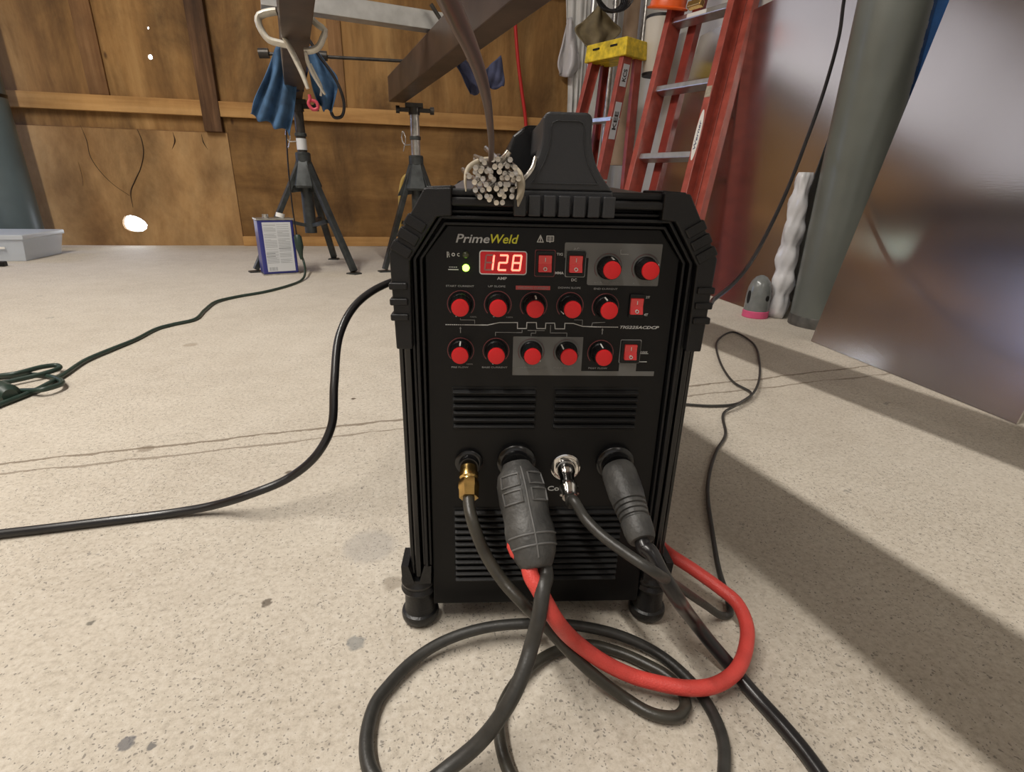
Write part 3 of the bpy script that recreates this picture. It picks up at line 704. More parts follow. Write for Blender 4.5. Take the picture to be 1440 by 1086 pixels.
# display
bm = bmesh.new(); frame(bm, rrect(-.0555, -.0200, .3387, .3562, .0022), rrect(-.0548, -.0207, .3394, .3555, .0017), -.0012, 0)
dsp = obj('display', bm, 'white_print', wm)
bm = bmesh.new(); prism(bm, rrect(-.0548, -.0207, .3394, .3555, .0017), -.0006, 0); obj('display_window', bm, 'lcd', dsp)
SEG = {'a': ((0, 1), (1, 1)), 'b': ((1, 1), (1, .5)), 'c': ((1, .5), (1, 0)), 'd': ((0, 0), (1, 0)), 'e': ((0, .5), (0, 0)), 'f': ((0, 1), (0, .5)), 'g': ((0, .5), (1, .5))}
on, off_ = bmesh.new(), bmesh.new()
for i, (dig, segs) in enumerate((('1', 'bc'), ('2', 'abged'), ('8', 'abcdefg'))):
    x0 = -.0515 + i * .0102; W_, H_ = .0058, .0108; z0 = .3421
    for k, (p, q) in SEG.items():
        f = lambda u: (x0 + u[0] * W_ + u[1] * .0012, z0 + u[1] * H_)
        a, b = f(p), f(q); dx, dz = b[0] - a[0], b[1] - a[1]; L_ = math.hypot(dx, dz); g_ = .0006
        a2 = (a[0] + dx / L_ * g_, a[1] + dz / L_ * g_); b2 = (b[0] - dx / L_ * g_, b[1] - dz / L_ * g_)
        if k in segs: line(on, [a2, b2], .0013, y=-.0006)
        elif i == 0: line(off_, [a2, b2], .0011, y=-.0006)
obj('digits', on, 'digit', dsp); obj('unlit_segments', off_, 'digit_off', dsp)
for z_, mn, nm in ((.3432, 'led_on', 'indicator_light'), (.3528, 'led_off', 'indicator_light')):
    bm = bmesh.new(); lathe(bm, [(0, .0026), (.0012, .0025), (.0022, .0019), (.0026, .0008)], (-.0654, 0, z_), (0, -1, 0), 20)
    o_ = obj(nm, bm, mn, wm, smooth=60)
    o_['label'] = 'lit green indicator lamp' if mn == 'led_on' else 'unlit indicator lamp'
# rocker switches
for x_, z_, mi_, hh in ((-.0065, .3475, 0, 1), (.0166, .3475, 1, 1), (.0661, .3163, 2, 1), (.0652, .2793, 3, 1)):
    bm = bmesh.new()
    wz = .0058 if mi_ == 2 else (.0070 if mi_ != 3 else .0078)
    frame(bm, rrect(x_ - wz, x_ + wz, z_ - .0092, z_ + .0092, .0010), rrect(x_ - .0052, x_ + .0052, z_ - .0064, z_ + .0064, .0006), -.0022, 0)
    sw = obj('rocker_switch', bm, 'black', wm, bevel=.0004)
    if mi_ != 2:
        bm = bmesh.new(); frame(bm, rrect(x_ - wz - .0007, x_ + wz + .0007, z_ - .0099, z_ + .0099, .0012), rrect(x_ - wz - .0001, x_ + wz + .0001, z_ - .0093, z_ + .0093, .0010), -.0003, 0); obj('switch_outline', bm, 'dim_print' if mi_ in (1, 3) else 'ring', sw)
    bm = bmesh.new()
    prof = [(0, -.0060), (-.0046, -.0060), (-.0024, 0.0), (-.0030, .0060), (0, .0060)]
    a_ = [bm.verts.new((x_ - .0049, y, z_ + z)) for y, z in prof]; b_ = [bm.verts.new((x_ + .0049, y, z_ + z)) for y, z in prof]
    bm.faces.new(a_); bm.faces.new(b_[::-1])
    for k in range(5): bm.faces.new((a_[k], a_[(k + 1) % 5], b_[(k + 1) % 5], b_[k]))
    obj('rocker', bm, 'rocker', sw, bevel=.0003)
    bm = bmesh.new(); line(bm, [(x_, z_ + .0018), (x_, z_ + .0042)], .0005, y=-.0031, d=.0002)
    frame(bm, [(x_ + .0014 * math.cos(R(a)), z_ - .0036 + .0014 * math.sin(R(a))) for a in range(0, 360, 24)], [(x_ + .0009 * math.cos(R(a)), z_ - .0036 + .0009 * math.sin(R(a))) for a in range(0, 360, 24)], -.0049, -.0030)
    obj('switch_marks', bm, 'white_print', sw)
# knobs
KN = [(.0415, .3452, 10), (.0700, .3452, 55), (-.0694, .3159, 205), (-.0413, .3159, 205), (-.0137, .3156, 5), (.0144, .3157, 240), (.0421, .3152, -12),
      (-.0700, .2789, 0), (-.0422, .2789, 200), (-.0143, .2787, 125), (.0139, .2785, -35), (.0413, .2781, -8)]
for i, (kx, kz, ang) in enumerate(KN):
    bm = bmesh.new()
    lathe(bm, [(0, .0086), (.0010, .0088), (.0022, .0086), (.0030, .0078), (.0128, .0071)], (kx, 0, kz), (0, -1, 0), 36)
    for k in range(18):
        a = 2 * math.pi * k / 18; c_, s_ = math.cos(a), math.sin(a)
        cyl(bm, (kx + .0076 * c_, -.003, kz + .0076 * s_), (kx + .0069 * c_, -.0122, kz + .0069 * s_), .00055, 6)
    kn = obj('control_knob', bm, 'black', wm, smooth=40)
    bm = bmesh.new(); lathe(bm, [(0, .0064), (.0018, .0066), (.0028, .0063), (.0030, .0055), (.0030, .002)], (kx, -.0120, kz), (0, -1, 0), 36); obj('knob_cap', bm, 'red_cap', kn, smooth=40)
    bm = bmesh.new(); a = R(ang); c_, s_ = math.sin(a), math.cos(a)
    bar(bm, (kx + .0079 * c_, -.0028, kz + .0079 * s_), (kx + .0073 * c_, -.0120, kz + .0073 * s_), .0010, .0008, up=(c_, 0, s_)); obj('pointer', bm, 'white', kn)
    bm = bmesh.new(); pts = [(kx + .0103 * math.cos(R(q)), kz + .0103 * math.sin(R(q))) for q in range(-40, 221, 13)]; line(bm, pts, .0006); obj('dial_ring', bm, 'ring', kn)
# sockets
def socket(x, z, prof, material, nm='socket'):
    bm = bmesh.new(); lathe(bm, prof, (x, 0, z), (0, -1, 0), 36); return obj(nm, bm, material, wm, smooth=35)
socket(-.0640, .1800, [(0, .0118), (.0035, .0118), (.0045, .0105), (.0046, .0086), (.0100, .0080), (.0102, .0050)], 'rail')
socket(-.0237, .1810, [(0, .0165), (.0050, .0165), (.0065, .0150), (.0070, .0130), (.0120, .0125), (.0122, .0080)], 'rail')
socket(.0192, .1745, [(0, .0128), (.0016, .0128), (.0022, .0116), (.0022, .0086), (.0040, .0078), (.0042, .0050)], 'chrome')
socket(.0618, .1795, [(0, .0165), (.0050, .0165), (.0065, .0150), (.0070, .0130), (.0120, .0125), (.0122, .0080)], 'rail')

# ================================================================== LEADS PLUGGED INTO THE MACHINE
def fpts(lst): return [fl(a, b, c) for a, b, c in lst]
# gas hose with brass fitting
gh = thing('gas_hose', 'thin olive-grey gas hose with brass fitting in the leftmost socket of the machine', 'hose')
A = LW(-.0640, -.0102, .1798); Bp = LW(-.0632, -.034, .1655); ax = (Bp - A).normalized()
bm = bmesh.new()
lathe(bm, [(0, .0070), (.004, .0074), (.006, .0080), (.010, .0080), (.0115, .0068), (.014, .0068)], A, ax, 24)
lathe(bm, [(.013, .0084), (.019, .0086), (.0205, .0080), (.028, .0078)], A, ax, 6)
obj('brass_fitting', bm, 'brass', gh, smooth=30)
gp_ = [A + ax * .020, A + ax * .034, LP(665, 735, -.050), LP(683, 780, -.058), LP(707, 817, -.068), LP(735, 848, -.080)] + fpts([(763, 876, .070), (810, 926, .040), (845, 957, .022), (881, 983, .008), (910, 1001, .007), (933, 1008, .007), (954, 1007, .007), (964, 992, .007), (958, 972, .007), (940, 952, .007), (905, 932, .007), (870, 917, .007), (829, 907, .008), (787, 914, .007), (754, 932, .007), (722, 964, .007), (704, 1000, .007), (702, 1030, .007), (711, 1073, .007), (735, 1120, .007), (790, 1180, .007)]) + [Vector((.16, .08, .007)), Vector((.34, -.10, .007)), Vector((.50, -.40, .007)), Vector((.55, -.9, .007))]
bm = bmesh.new(); sweep(bm, catmull(gp_, 10), .0048, 14); obj('hose', bm, 'olive', gh, smooth=60)
# torch lead
tl = thing('torch_lead', 'torch lead with large dusty rubber boot splitting into a red hose and grey cable', 'welding lead')
T0 = LW(-.0237, -.0125, .1805); T1 = LW(-.0104, -.072, .1285); ta = (T1 - T0).normalized(); TL = (T1 - T0).length
ts = Vector((1, 0, 0)); ts = (ts - ta * ts.dot(ta)).normalized(); tu = ta.cross(ts)
if tu.z < 0: tu = -tu
bm = bmesh.new(); seg = 40; prof = [(-.003, .0115, .0115), (.002, .0140, .0130), (.006, .0175, .0155), (.014, .0195, .0170), (.030, .0200, .0175), (.038, .0190, .0165), (.046, .0188, .0165), (.052, .0198, .0172), (.057, .0200, .0175), (.066, .0192, .0165), (.074, .0168, .0145), (TL, .0128, .0115), (TL + .002, .0112, .0098)]
prof = [(d * TL / .082 if d > 0 and d < TL else d, a, b) for d, a, b in prof]
rings = []
for d, a, b in prof:
    rings.append([bm.verts.new(T0 + ta * d + ts * a * math.cos(2 * math.pi * k / seg) * (1) + tu * b * math.sin(2 * math.pi * k / seg)) for k in range(seg)])
for i in range(len(rings) - 1):
    for k in range(seg): bm.faces.new((rings[i][k], rings[i][(k + 1) % seg], rings[i + 1][(k + 1) % seg], rings[i + 1][k]))
bm.faces.new(rings[0][::-1]); bm.faces.new(rings[-1])
bt = obj('rubber_boot', bm, 'boot', tl, smooth=60)
def on_boot(d, ang, lift=0.0):
    """point on the boot surface: d along the axis, ang from the side"""
    for (d0, a0, b0), (d1, a1, b1) in zip(prof, prof[1:]):
        if d0 <= d <= d1:
            t = (d - d0) / (d1 - d0); a = a0 + (a1 - a0) * t + lift; b = b0 + (b1 - b0) * t + lift
            return T0 + ta * d + ts * a * math.cos(ang) + tu * b * math.sin(ang)
    return T0 + ta * d
bm = bmesh.new()
for a0, a1 in ((R(102), R(150)), (R(30), R(78))):
    for d0, d1 in ((.010, .020), (.024, .034)):
        d0 *= TL / .082; d1 *= TL / .082
        loop = []
        for t in range(5): loop.append((d0, a0 + (a1 - a0) * t / 4))
        for t in range(5): loop.append((d1, a1 + (a0 - a1) * t / 4))
        pts = [on_boot(d, a, .0004) for d, a in loop] + [on_boot(*loop[0], .0004)]
        sweep(bm, pts, .0009, 6)
sweep(bm, [on_boot(TL * q / 20, R(90), .0002) for q in range(1, 20)], .0008, 6)
for d in (.060, .0685): sweep(bm, [on_boot(d * TL / .082, R(a), .0002) for a in range(20, 161, 10)], .0008, 6)
obj('moulded_grip', bm, mat('scuffed_rubber_ridge', (.11, .11, .108), .5), bt, smooth=60)
E0 = T0 + ta * (TL + .0) - ts * .0058; E1 = T0 + ta * TL + ts * .0058
rp = [E0 - ta * .012, E0 + ta * .006, LP(757, 828, -.084), LP(779, 868, -.092)] + fpts([(812, 905, .055), (850, 932, .034), (890, 951, .022), (930, 962, .019), (970, 968, .019), (1005, 964, .020), (1034, 945, .022), (1048, 915, .025), (1050, 880, .030), (1036, 848, .034), (1010, 826, .038), (975, 801, .044)]) + [LW(.1357, .05, .0500), LW(.144, .12, .047), LW(.148, .22, .030), LW(.150, .40, .012), LW(.10, .62, .011)]
bm = bmesh.new(); sweep(bm, catmull(rp, 10), .0063, 16); obj('red_hose', bm, 'red_hose', tl, smooth=60)
S0 = on_boot(TL * .70, R(178), -.0022); S1 = on_boot(TL * .93, R(176), -.0020)
bm = bmesh.new(); sweep(bm, [S0, S0.lerp(S1, .3), S0.lerp(S1, .7), S1], [.001, .0042, .0042, .001], 10); obj('red_core', bm, 'red_hose', tl, smooth=60)
cp = [E1 - ta * .012, E1 + ta * .008] + [LP(764, 826, -.086), LP(758, 866, -.098)] + fpts([(748, 906, .085), (736, 945, .072), (716, 988, .056), (678, 1040, .030), (634, 1078, .014), (590, 1108, .006), (545, 1110, .005), (522, 1086, .005), (515, 1044, .005), (527, 992, .005), (546, 965, .006), (580, 930, .008), (622, 903, .012), (678, 884, .018), (744, 877, .022), (810, 880, .020), (872, 894, .014), (929, 922, .006), (976, 964, .005), (1004, 1007, .005), (1017, 1044, .005), (1018, 1086, .005), (1010, 1140, .005), (980, 1200, .005)]) + [Vector((.16, .06, .018)), Vector((.20, -.08, .018)), Vector((.38, -.32, .006)), Vector((.42, -.85, .005))]
bm = bmesh.new(); sweep(bm, catmull(cp, 10), [.0058, .0058, .0058, .0056, .0050, .0048, .0048, .0048, .0048], 14); obj('cable', bm, 'greycable', tl, smooth=60)
# control lead
cl = thing('control_lead', 'thin grey control cable with round chrome plug, third socket from the left', 'cable')
A = LW(.0192, -.0042, .1745); Bp = LW(.0190, -.034, .1635); ax = (Bp - A).normalized()
bm = bmesh.new(); lathe(bm, [(0, .0074), (.004, .0076), (.006, .0066), (.010, .0060), (.016, .0062), (.017, .0074), (.022, .0074), (.0235, .0066), (.030, .0062)], A, ax, 28)
for q in (-1, 1):
    sd = ax.cross(Vector((1, 0, 0))).normalized(); cyl(bm, A + ax * .020 + Vector((1, 0, 0)) * q * .0066 - Vector((0, 0, 0)), A + ax * .027 + Vector((1, 0, 0)) * q * .0066, .0017, 10)
obj('chrome_plug', bm, 'chrome', cl, smooth=35)
kp = [A + ax * .022, A + ax * .036] + [LP(807, 704, -.050), LP(822, 728, -.060), LP(845, 752, -.075), LP(880, 778, -.092), LP(918, 803, -.104)] + fpts([(955, 826, .075), (990, 850, .032), (1016, 866, .006), (1026, 864, .004), (1024, 845, .004), (1011, 802, .004), (1002, 750, .004), (995, 692, .004), (999, 660, .004), (1008, 633, .004), (1020, 612, .004), (1018, 581, .005), (1037, 569, .010), (1060, 552, .012), (1068, 510, .004), (1057, 481, .004), (1031, 467, .004), (1010, 478, .004), (1011, 505, .004), (1032, 538, .004), (1056, 553, .005), (1036, 568, .004), (1003, 571, .004), (966, 569, .004)]) + [fl(930, 566, .004), fl(880, 560, .004)]
bm = bmesh.new(); sweep(bm, catmull(kp, 10), [.0042, .0042, .0040, .0036, .0028, .0026, .0026, .0026, .0026, .0026, .0026], 12); obj('cable', bm, 'greycable', cl, smooth=60)
# earth lead
el = thing('earth_lead', 'black ribbed earth lead plug and cable in the rightmost socket of the machine', 'welding lead')
A = LW(.0618, -.0100, .1795); Bp = LW(.0700, -.068, .1500); ax = (Bp - A).normalized(); GL = (Bp - A).length
bm = bmesh.new(); pf = [(0, .0120), (.003, .0140), (.008, .0146), (.026, .0145), (.032, .0138)]
for k in range(4): pf += [(.033 + k * .0042, .0136 - k * .0005), (.0352 + k * .0042, .0136 - k * .0005), (.0358 + k * .0042, .0122 - k * .0005), (.0368 + k * .0042, .0122 - k * .0005)]
pf += [(.051, .0122), (.060, .0118), (GL, .0108), (GL + .002, .0095), (GL + .002, .0070)]
lathe(bm, pf, A, ax, 32); obj('plug', bm, 'boot', el, smooth=35)
ep = [A + ax * (GL - .006), A + ax * (GL + .008)] + [LP(913, 775, -.078), LP(930, 806, -.086), LP(951, 840, -.088)] + fpts([(975, 873, .052), (1000, 905, .030), (1030, 940, .014), (1062, 978, .007), (1100, 1020, .007), (1130, 1056, .007), (1152, 1086, .007), (1190, 1140, .007), (1240, 1200, .007)]) + [Vector((.40, .10, .007)), Vector((.55, -.10, .007)), Vector((.80, -.40, .007)), Vector((.9, -.9, .007))]
bm = bmesh.new(); sweep(bm, catmull(ep, 10), .0060, 14); obj('cable', bm, 'blackcable', el, smooth=60)
# mains lead from the back of the machine to the left
d1 = ray(555, 395); d2 = ray(505, 424); d3 = ray(478, 470); d4 = ray(470, 540); d5 = ray(466, 600); d6 = ray(445, 640); d7 = ray(405, 673)
pw = [LW(-.03, .492, .262), LW(-.05, .53, .262), LW(-.085, .50, .265), CAM + d1 * .775, CAM + d2 * .735, CAM + d3 * .70, CAM + d4 * .675, CAM + d5 * .665, CAM + d6 * .66, CAM + d7 * .665] + fpts([(350, 696, .032), (300, 711, .014), (245, 721, .0065), (150, 733, .006), (60, 744, .006), (0, 751, .006), (-80, 762, .006), (-200, 780, .006)]) + [Vector((-.85, .50, .006)), Vector((-1.3, .30, .006)), Vector((-1.9, .25, .006)), Vector((-2.6, -.2, .006))]
bm = bmesh.new(); sweep(bm, catmull(pw, 10), .0054, 14); tag(obj('mains_cable', bm, 'blackcable', smooth=60), 'thick black power cable curving from behind the machine out to the left edge', 'cable')

# ================================================================== FILLER RODS ON TOP
def rod_bm(path, r=.0016, seg=8): 
    bm = bmesh.new(); sweep(bm, path, r, seg); return bm
rr = random.Random(5); spots = []; step = .0038
j = 0; zc = -.0155
while zc <= .0156:
    xx = -.021 + (step / 2 if j % 2 else 0)
    while xx <= .021:
        if (xx / .0165) ** 2 + (zc / .0135) ** 2 <= 1: spots.append((xx, zc))
        xx += step
    zc += step * .866; j += 1
BC = (-.0450, .4030)   # bundle centre in x, z at the front ends
first = None
for i, (dx, dz) in enumerate(spots):
    jx, jz = rr.uniform(-.0011, .0011), rr.uniform(-.0011, .0011)
    o = first.copy() if first else tag(obj('filler_rod', rod_bm([Vector((0, 0, 0)), Vector((.0003, .03, 0)), Vector((0, .062, .0004))], .00165, 10), 'alu_rod', smooth=40), 'x', 'welding rod')
    if first: scn.collection.objects.link(o)
    else: first = o
    yy = -.050 + rr.uniform(-.010, .016)
    o.location = LW(BC[0] + dx + jx, yy, BC[1] + dz + jz + .001)
    o.rotation_euler = (R(5 + rr.uniform(-4, 4)), 0, MA + R(rr.uniform(-8, 8) + dx * 150))
    tag(o, 'short aluminium filler rod in the bundle on top of the welding machine', 'welding rod', 'filler rods in the bundle')
# the long rod standing out of the bundle towards the viewer
lp = [LW(-.048, -.005, .412), CAM + ray(690, 232) * .330, CAM + ray(691, 205) * .300, CAM + ray(688, 165) * .255, CAM + ray(680, 120) * .195, CAM + ray(663, 70) * .145, CAM + ray(640, 20) * .110, CAM + ray(622, -20) * .095]
tag(obj('bent_filler_rod', rod_bm(catmull(lp, 10), [.0016, .0016, .0017, .0019, .0022, .0022, .0022, .0022], 14), 'brown_wire', smooth=60), 'long bent filler rod rising from the bundle towards the viewer, dull brown-grey', 'welding rod')
sp_ = [LW(-.046, -.006, .409), CAM + ray(700, 232) * .335, CAM + ray(709, 222) * .330, CAM + ray(716, 213) * .328]
tag(obj('stub_filler_rod', rod_bm(catmull(sp_, 6), .0020, 12), 'alu_rod', smooth=60), 'short filler rod bent up to the right above the bundle', 'welding rod')
sp2 = [LW(-.044, -.012, .399), CAM + ray(727, 262) * .350, CAM + ray(739, 250) * .352, CAM + ray(749, 236) * .354, CAM + ray(753, 222) * .356]
tag(obj('glint_rod', rod_bm(catmull(sp2, 6), .0017, 12), 'alu_rod', smooth=60), 'shiny rod added for the curved glint beside the handle', 'welding rod')  # rod shape stands in for a curved highlight on the handle edge
# tape around the bundle
bm = bmesh.new()
tp_ = [(BC[0] - .0185, -.040, BC[1] - .006), (BC[0] - .0190, -.038, BC[1] + .001), (BC[0] - .0170, -.034, BC[1] + .008), (BC[0] - .0110, -.030, BC[1] + .0120), (BC[0] - .003, -.026, BC[1] + .0135), (BC[0] + .006, -.022, BC[1] + .0120)]
sweep(bm, catmull([LW(*p) for p in tp_], 6), [.0005, .0010, .0016, .0020, .0018, .0010], 8)
sweep(bm, catmull([LW(BC[0] + .006, -.022, BC[1] + .0120), LW(BC[0] + .0145, -.030, BC[1] + .007), LW(BC[0] + .0165, -.038, BC[1] + .000), LW(BC[0] + .0160, -.044, BC[1] - .007), LW(BC[0] + .0145, -.048, BC[1] - .014)], 6), [.0010, .0022, .0028, .0024, .0006], 8)
sweep(bm, catmull([LW(BC[0] + .0150, -.046, BC[1] + .004), LW(BC[0] + .0160, -.049, BC[1] - .004), LW(BC[0] + .0135, -.052, BC[1] - .010)], 6), [.0016, .0022, .0007], 8)
tag(obj('tape', bm, 'tape', smooth=60), 'frayed beige tape wrapped around the bundle of filler rods', 'tape')

# ================================================================== JACK STANDS AND STEEL
def stand(cx, cy, feet, label, ztop=.75, post_m='galv'):
    t = thing('jack_stand', label, 'stand', (cx, cy, 0), 0, None)
    for fx, fy in feet:
        d = Vector((fx - cx, fy - cy, 0)); u = d.normalized(); s = Vector((-u.y, u.x, 0))
        bm = bmesh.new(); a = u * .025 + Vector((0, 0, .475)); b = d + Vector((0, 0, .012)); bar(bm, a, b, .030, .022, up=u)
        o = obj('leg', bm, 'stand_paint', t, bevel=.002)
        bm = bmesh.new(); c = d + u * .012; hexa(bm, [c + s * .028 - u * .035 , c - s * .028 - u * .035, c - s * .02 + u * .018, c + s * .02 + u * .018], [p + Vector((0, 0, .006)) for p in (c + s * .028 - u * .035, c - s * .028 - u * .035, c - s * .02 + u * .018, c + s * .02 + u * .018)])
        obj('foot_pad', bm, 'stand_paint', o)
        bm = bmesh.new(); hexa(bm, [s * .003 + Vector((0, 0, .50)) + u * .015, s * .003 + Vector((0, 0, .36)) + u * .015, s * .003 + u * .10 + Vector((0, 0, .35))], [-s * .003 + Vector((0, 0, .50)) + u * .015, -s * .003 + Vector((0, 0, .36)) + u * .015, -s * .003 + u * .10 + Vector((0, 0, .35))]); obj('gusset', bm, 'stand_paint', t)
        bm = bmesh.new(); q = d * .45; bar(bm, Vector((0, 0, .20)), Vector((q.x, q.y, .20 + .03)), .022, .016); obj('brace', bm, 'stand_paint', t)
    bm = bmesh.new(); cyl(bm, (0, 0, .17), (0, 0, .53), .028, 24); lathe(bm, [(.485, .028), (.49, .034), (.525, .034), (.53, .030)], (0, 0, 0)); lathe(bm, [(.375, .066), (.385, .072), (.49, .036), (.50, .030)], (0, 0, 0), seg=6); obj('tube', bm, 'stand_paint', t, smooth=35)
    bm = bmesh.new(); cyl(bm, (0, 0, .53), (0, 0, ztop - .045), .0215, 24); po = obj('post', bm, post_m, t, smooth=35)
    bm = bmesh.new(); sweep(bm, catmull([(-.020, -.01, .575), (-.05, -.012, .575), (-.062, -.012, .60), (-.055, -.012, .63), (-.045, -.012, .60), (-.052, -.012, .565), (-.058, -.012, .545)], 5), .0028, 8); obj('pin', bm, 'chrome', t, smooth=60)
    bm = bmesh.new(); lathe(bm, [(.596, .0225), (.598, .026), (.610, .026), (.612, .0225)], (0, 0, 0)); obj('collar', bm, 'stand_paint', t, smooth=35)
    bm = bmesh.new(); cyl(bm, (0, 0, ztop - .05), (0, 0, ztop - .020), .026, 24); bar(bm, (-.075, 0, ztop - .030), (.085, 0, ztop - .030), .022, .016); cyl(bm, (-.082, 0, ztop - .030), (-.065, 0, ztop - .030), .016, 16); cyl(bm, (.072, 0, ztop - .030), (.09, 0, ztop - .030), .016, 16)
    box(bm, -.04, .04, -.02, .02, ztop - .02, ztop - .002)
    obj('head', bm, 'steel_dark', t, smooth=35)
    return t
s1 = stand(-.418, 2.80, [(-.665, 2.68), (-.215, 2.60), (-.36, 3.13)], 'black tripod jack stand under the left steel beam, behind the blue metal can', post_m='steel_dark')
bm = bmesh.new(); lathe(bm, [(.540, .0226), (.588, .0226)], (0, 0, 0), seg=24); obj('sticker', bm, 'paper', s1, smooth=35)
s2 = stand(.098, 2.72, [(-.075, 2.66), (.27, 2.58), (.10, 3.0)], 'black tripod jack stand under the right steel beam, its base hidden behind the welding machine')
tag(s2, s2['label'], 'stand')
def beam(name, x0, y0, L_, zb, label, skew=-.172):
    """open box section running from its far end (x0, y0) towards the viewer"""
    dirv = Vector((-skew, -1, 0)).normalized(); s = Vector((-dirv.y, dirv.x, 0))
    if s.x < 0: s = -s
    bm = bmesh.new(); p0 = Vector((x0, y0, zb)); p1 = p0 + dirv * L_
    w_, h_, t_ = .072, .102, .006
    outer = [(-w_ / 2, 0), (w_ / 2, 0), (w_ / 2, h_), (-w_ / 2, h_)]; inn_ = [(-w_ / 2 + t_, t_), (w_ / 2 - t_, t_), (w_ / 2 - t_, h_ - t_), (-w_ / 2 + t_, h_ - t_)]
    def ringv(p, pr): return [bm.verts.new(p + s * a + Vector((0, 0, b))) for a, b in pr]
    o0, i0, o1, i1 = ringv(p0, outer), ringv(p0, inn_), ringv(p1, outer), ringv(p1, inn_)
    for k in range(4):
        j = (k + 1) % 4
        for q in ((o0[k], o0[j], o1[j], o1[k]), (i0[k], i1[k], i1[j], i0[j]), (o0[k], i0[k], i0[j], o0[j]), (o1[k], o1[j], i1[j], i1[k])): bm.faces.new(q)
    return tag(obj(name, bm, 'beam', bevel=.004), label, 'steel beam')
beam('steel_beam', -.430, 2.80, 4.6, .750, 'brown steel box beam overhead on the left jack stand, with the white clamp on it')
beam('steel_beam', .022, 2.74, 4.6, .750, 'brown steel box beam overhead on the right jack stand, running up to the right')
# aluminium cross bar on both beams
bm = bmesh.new(); a = Vector((-.34, 1.83, .856)); b = Vector((.235, 1.96, .856))
u = (b - a).normalized(); n_ = Vector((-u.y, u.x, 0))
def angle_bar(bm, a, b, n_, w_, h_, t_=.005):
    prof = [(0, 0), (w_, 0), (w_, t_), (t_, t_), (t_, h_), (0, h_)]
    hexa(bm, [a + n_ * p + Vector((0, 0, q)) for p, q in prof], [b + n_ * p + Vector((0, 0, q)) for p, q in prof])
angle_bar(bm, a, b, n_, .05, .05); tag(obj('aluminium_bar', bm, 'alu', bevel=.001), 'bright aluminium angle bar laid across the two steel beams at the top', 'metal bar')
# thin rod between the stands
bm = bmesh.new(); cyl(bm, aY(366, 75, 2.86), aY(568, 86, 2.86), .007, 12); cyl(bm, aY(364, 75, 2.86), aY(378, 75, 2.86), .020, 16); cyl(bm, aY(447, 78, 2.86), aY(460, 79, 2.86), .020, 16)
tag(obj('clamp_rod', bm, 'steel_dark', smooth=35), 'thin horizontal steel rod behind the stands, running between the two beams', 'metal rod')
# dark strut and hose near the second beam
bm = bmesh.new(); cyl(bm, aY(606, 6, 1.9), aY(634, 50, 1.9), .006, 12); cyl(bm, aY(633, 48, 1.9), aY(638, 55, 1.9), .008, 12)
tag(obj('black_strut', bm, 'steel_dark', smooth=35), 'short black rod slanting across the side of the right beam below the aluminium bar', 'metal rod')
# locking C clamp on the left beam
cp_ = thing('locking_clamp', 'cream-white locking C clamp gripping the left steel beam, handles hanging down', 'clamp')
Yc = 1.70
def cpts(l, Y=Yc): return [aY(a, b, Y) for a, b in l]
for l, r_ in (([(389, 16), (380, 17), (365, 22), (363, 30), (369, 45), (378, 56), (390, 60), (404, 63)], .0135), ([(438, 27), (447, 35), (457, 43), (454, 54), (448, 66), (439, 71), (428, 72)], .0125)):
    bm = bmesh.new(); sweep(bm, catmull(cpts(l), 2), r_ * 1.15, 10, flat=.55); obj('jaw', bm, 'white_metal', cp_, smooth=60)
bm = bmesh.new(); sweep(bm, catmull(cpts([(399, 52), (407, 66), (418, 88), (426, 106), (433, 125)], Yc - .01), 5), [.009, .013, .013, .011, .008], 10, flat=.6); obj('handle', bm, 'white_metal', cp_, smooth=60)
bm = bmesh.new(); sweep(bm, catmull(cpts([(430, 74), (433, 88), (440, 104), (448, 118), (457, 133)], Yc - .01), 5), [.007, .009, .008, .007, .005], 10, flat=.6); obj('handle', bm, 'white_metal', cp_, smooth=60)
bm = bmesh.new(); sweep(bm, catmull(cpts([(436, 90), (444, 106), (452, 124), (451, 135)], Yc - .005), 5), [.004, .004, .004, .003], 8); obj('lever', bm, 'white_metal', cp_, smooth=60)
bm = bmesh.new(); sweep(bm, catmull(cpts([(435, 133), (436, 139), (434, 146), (440, 154), (447, 152), (445, 144), (438, 141)], Yc - .01), 5), .0045, 8)
obj('release_lever', bm, mat('faded_red_plastic', (.50, .05, .08), .5), cp_, smooth=60)
# cloths
def P(l, Y): return [aY(a, b, Y) for a, b in l]
tag(cloth('blue_cloth', P([(386, 66), (372, 110), (358, 140), (352, 162)], 2.45), P([(414, 62), (417, 110), (414, 150), (408, 188)], 2.45), 'denim', 2.5, .03, seed=2), 'larger blue denim cloth hanging left of the jack stand post', 'cloth')
tag(cloth('blue_cloth', P([(428, 66), (434, 100), (440, 128), (449, 150)], 2.50), P([(443, 66), (462, 92), (476, 112), (466, 160)], 2.50), 'denim', 1.5, .025, seed=5), 'smaller blue denim cloth hanging right of the jack stand post', 'cloth')
tag(cloth('black_cloth', P([(398, 58), (400, 80), (404, 105), (410, 128)], 2.55), P([(434, 58), (436, 80), (432, 105), (428, 128)], 2.55), 'navy', 1.5, .02, seed=9), 'dark cloth bunched under the left beam between the two blue cloths', 'cloth')
tag(cloth('navy_glove', P([(638, 88), (648, 105), (655, 120), (662, 132)], 2.05), P([(655, 84), (668, 100), (680, 118), (672, 134)], 2.05), 'navy', 1.2, .015, seed=3), 'navy glove hanging under the right beam, left of the raised rod', 'glove')
tag(cloth('navy_glove', P([(676, 104), (678, 112), (680, 118), (684, 124)], 2.05), P([(704, 78), (707, 95), (709, 110), (707, 123)], 2.05), 'navy', 1.0, .015, seed=6), 'navy glove hanging under the right beam, right of the raised rod', 'glove')
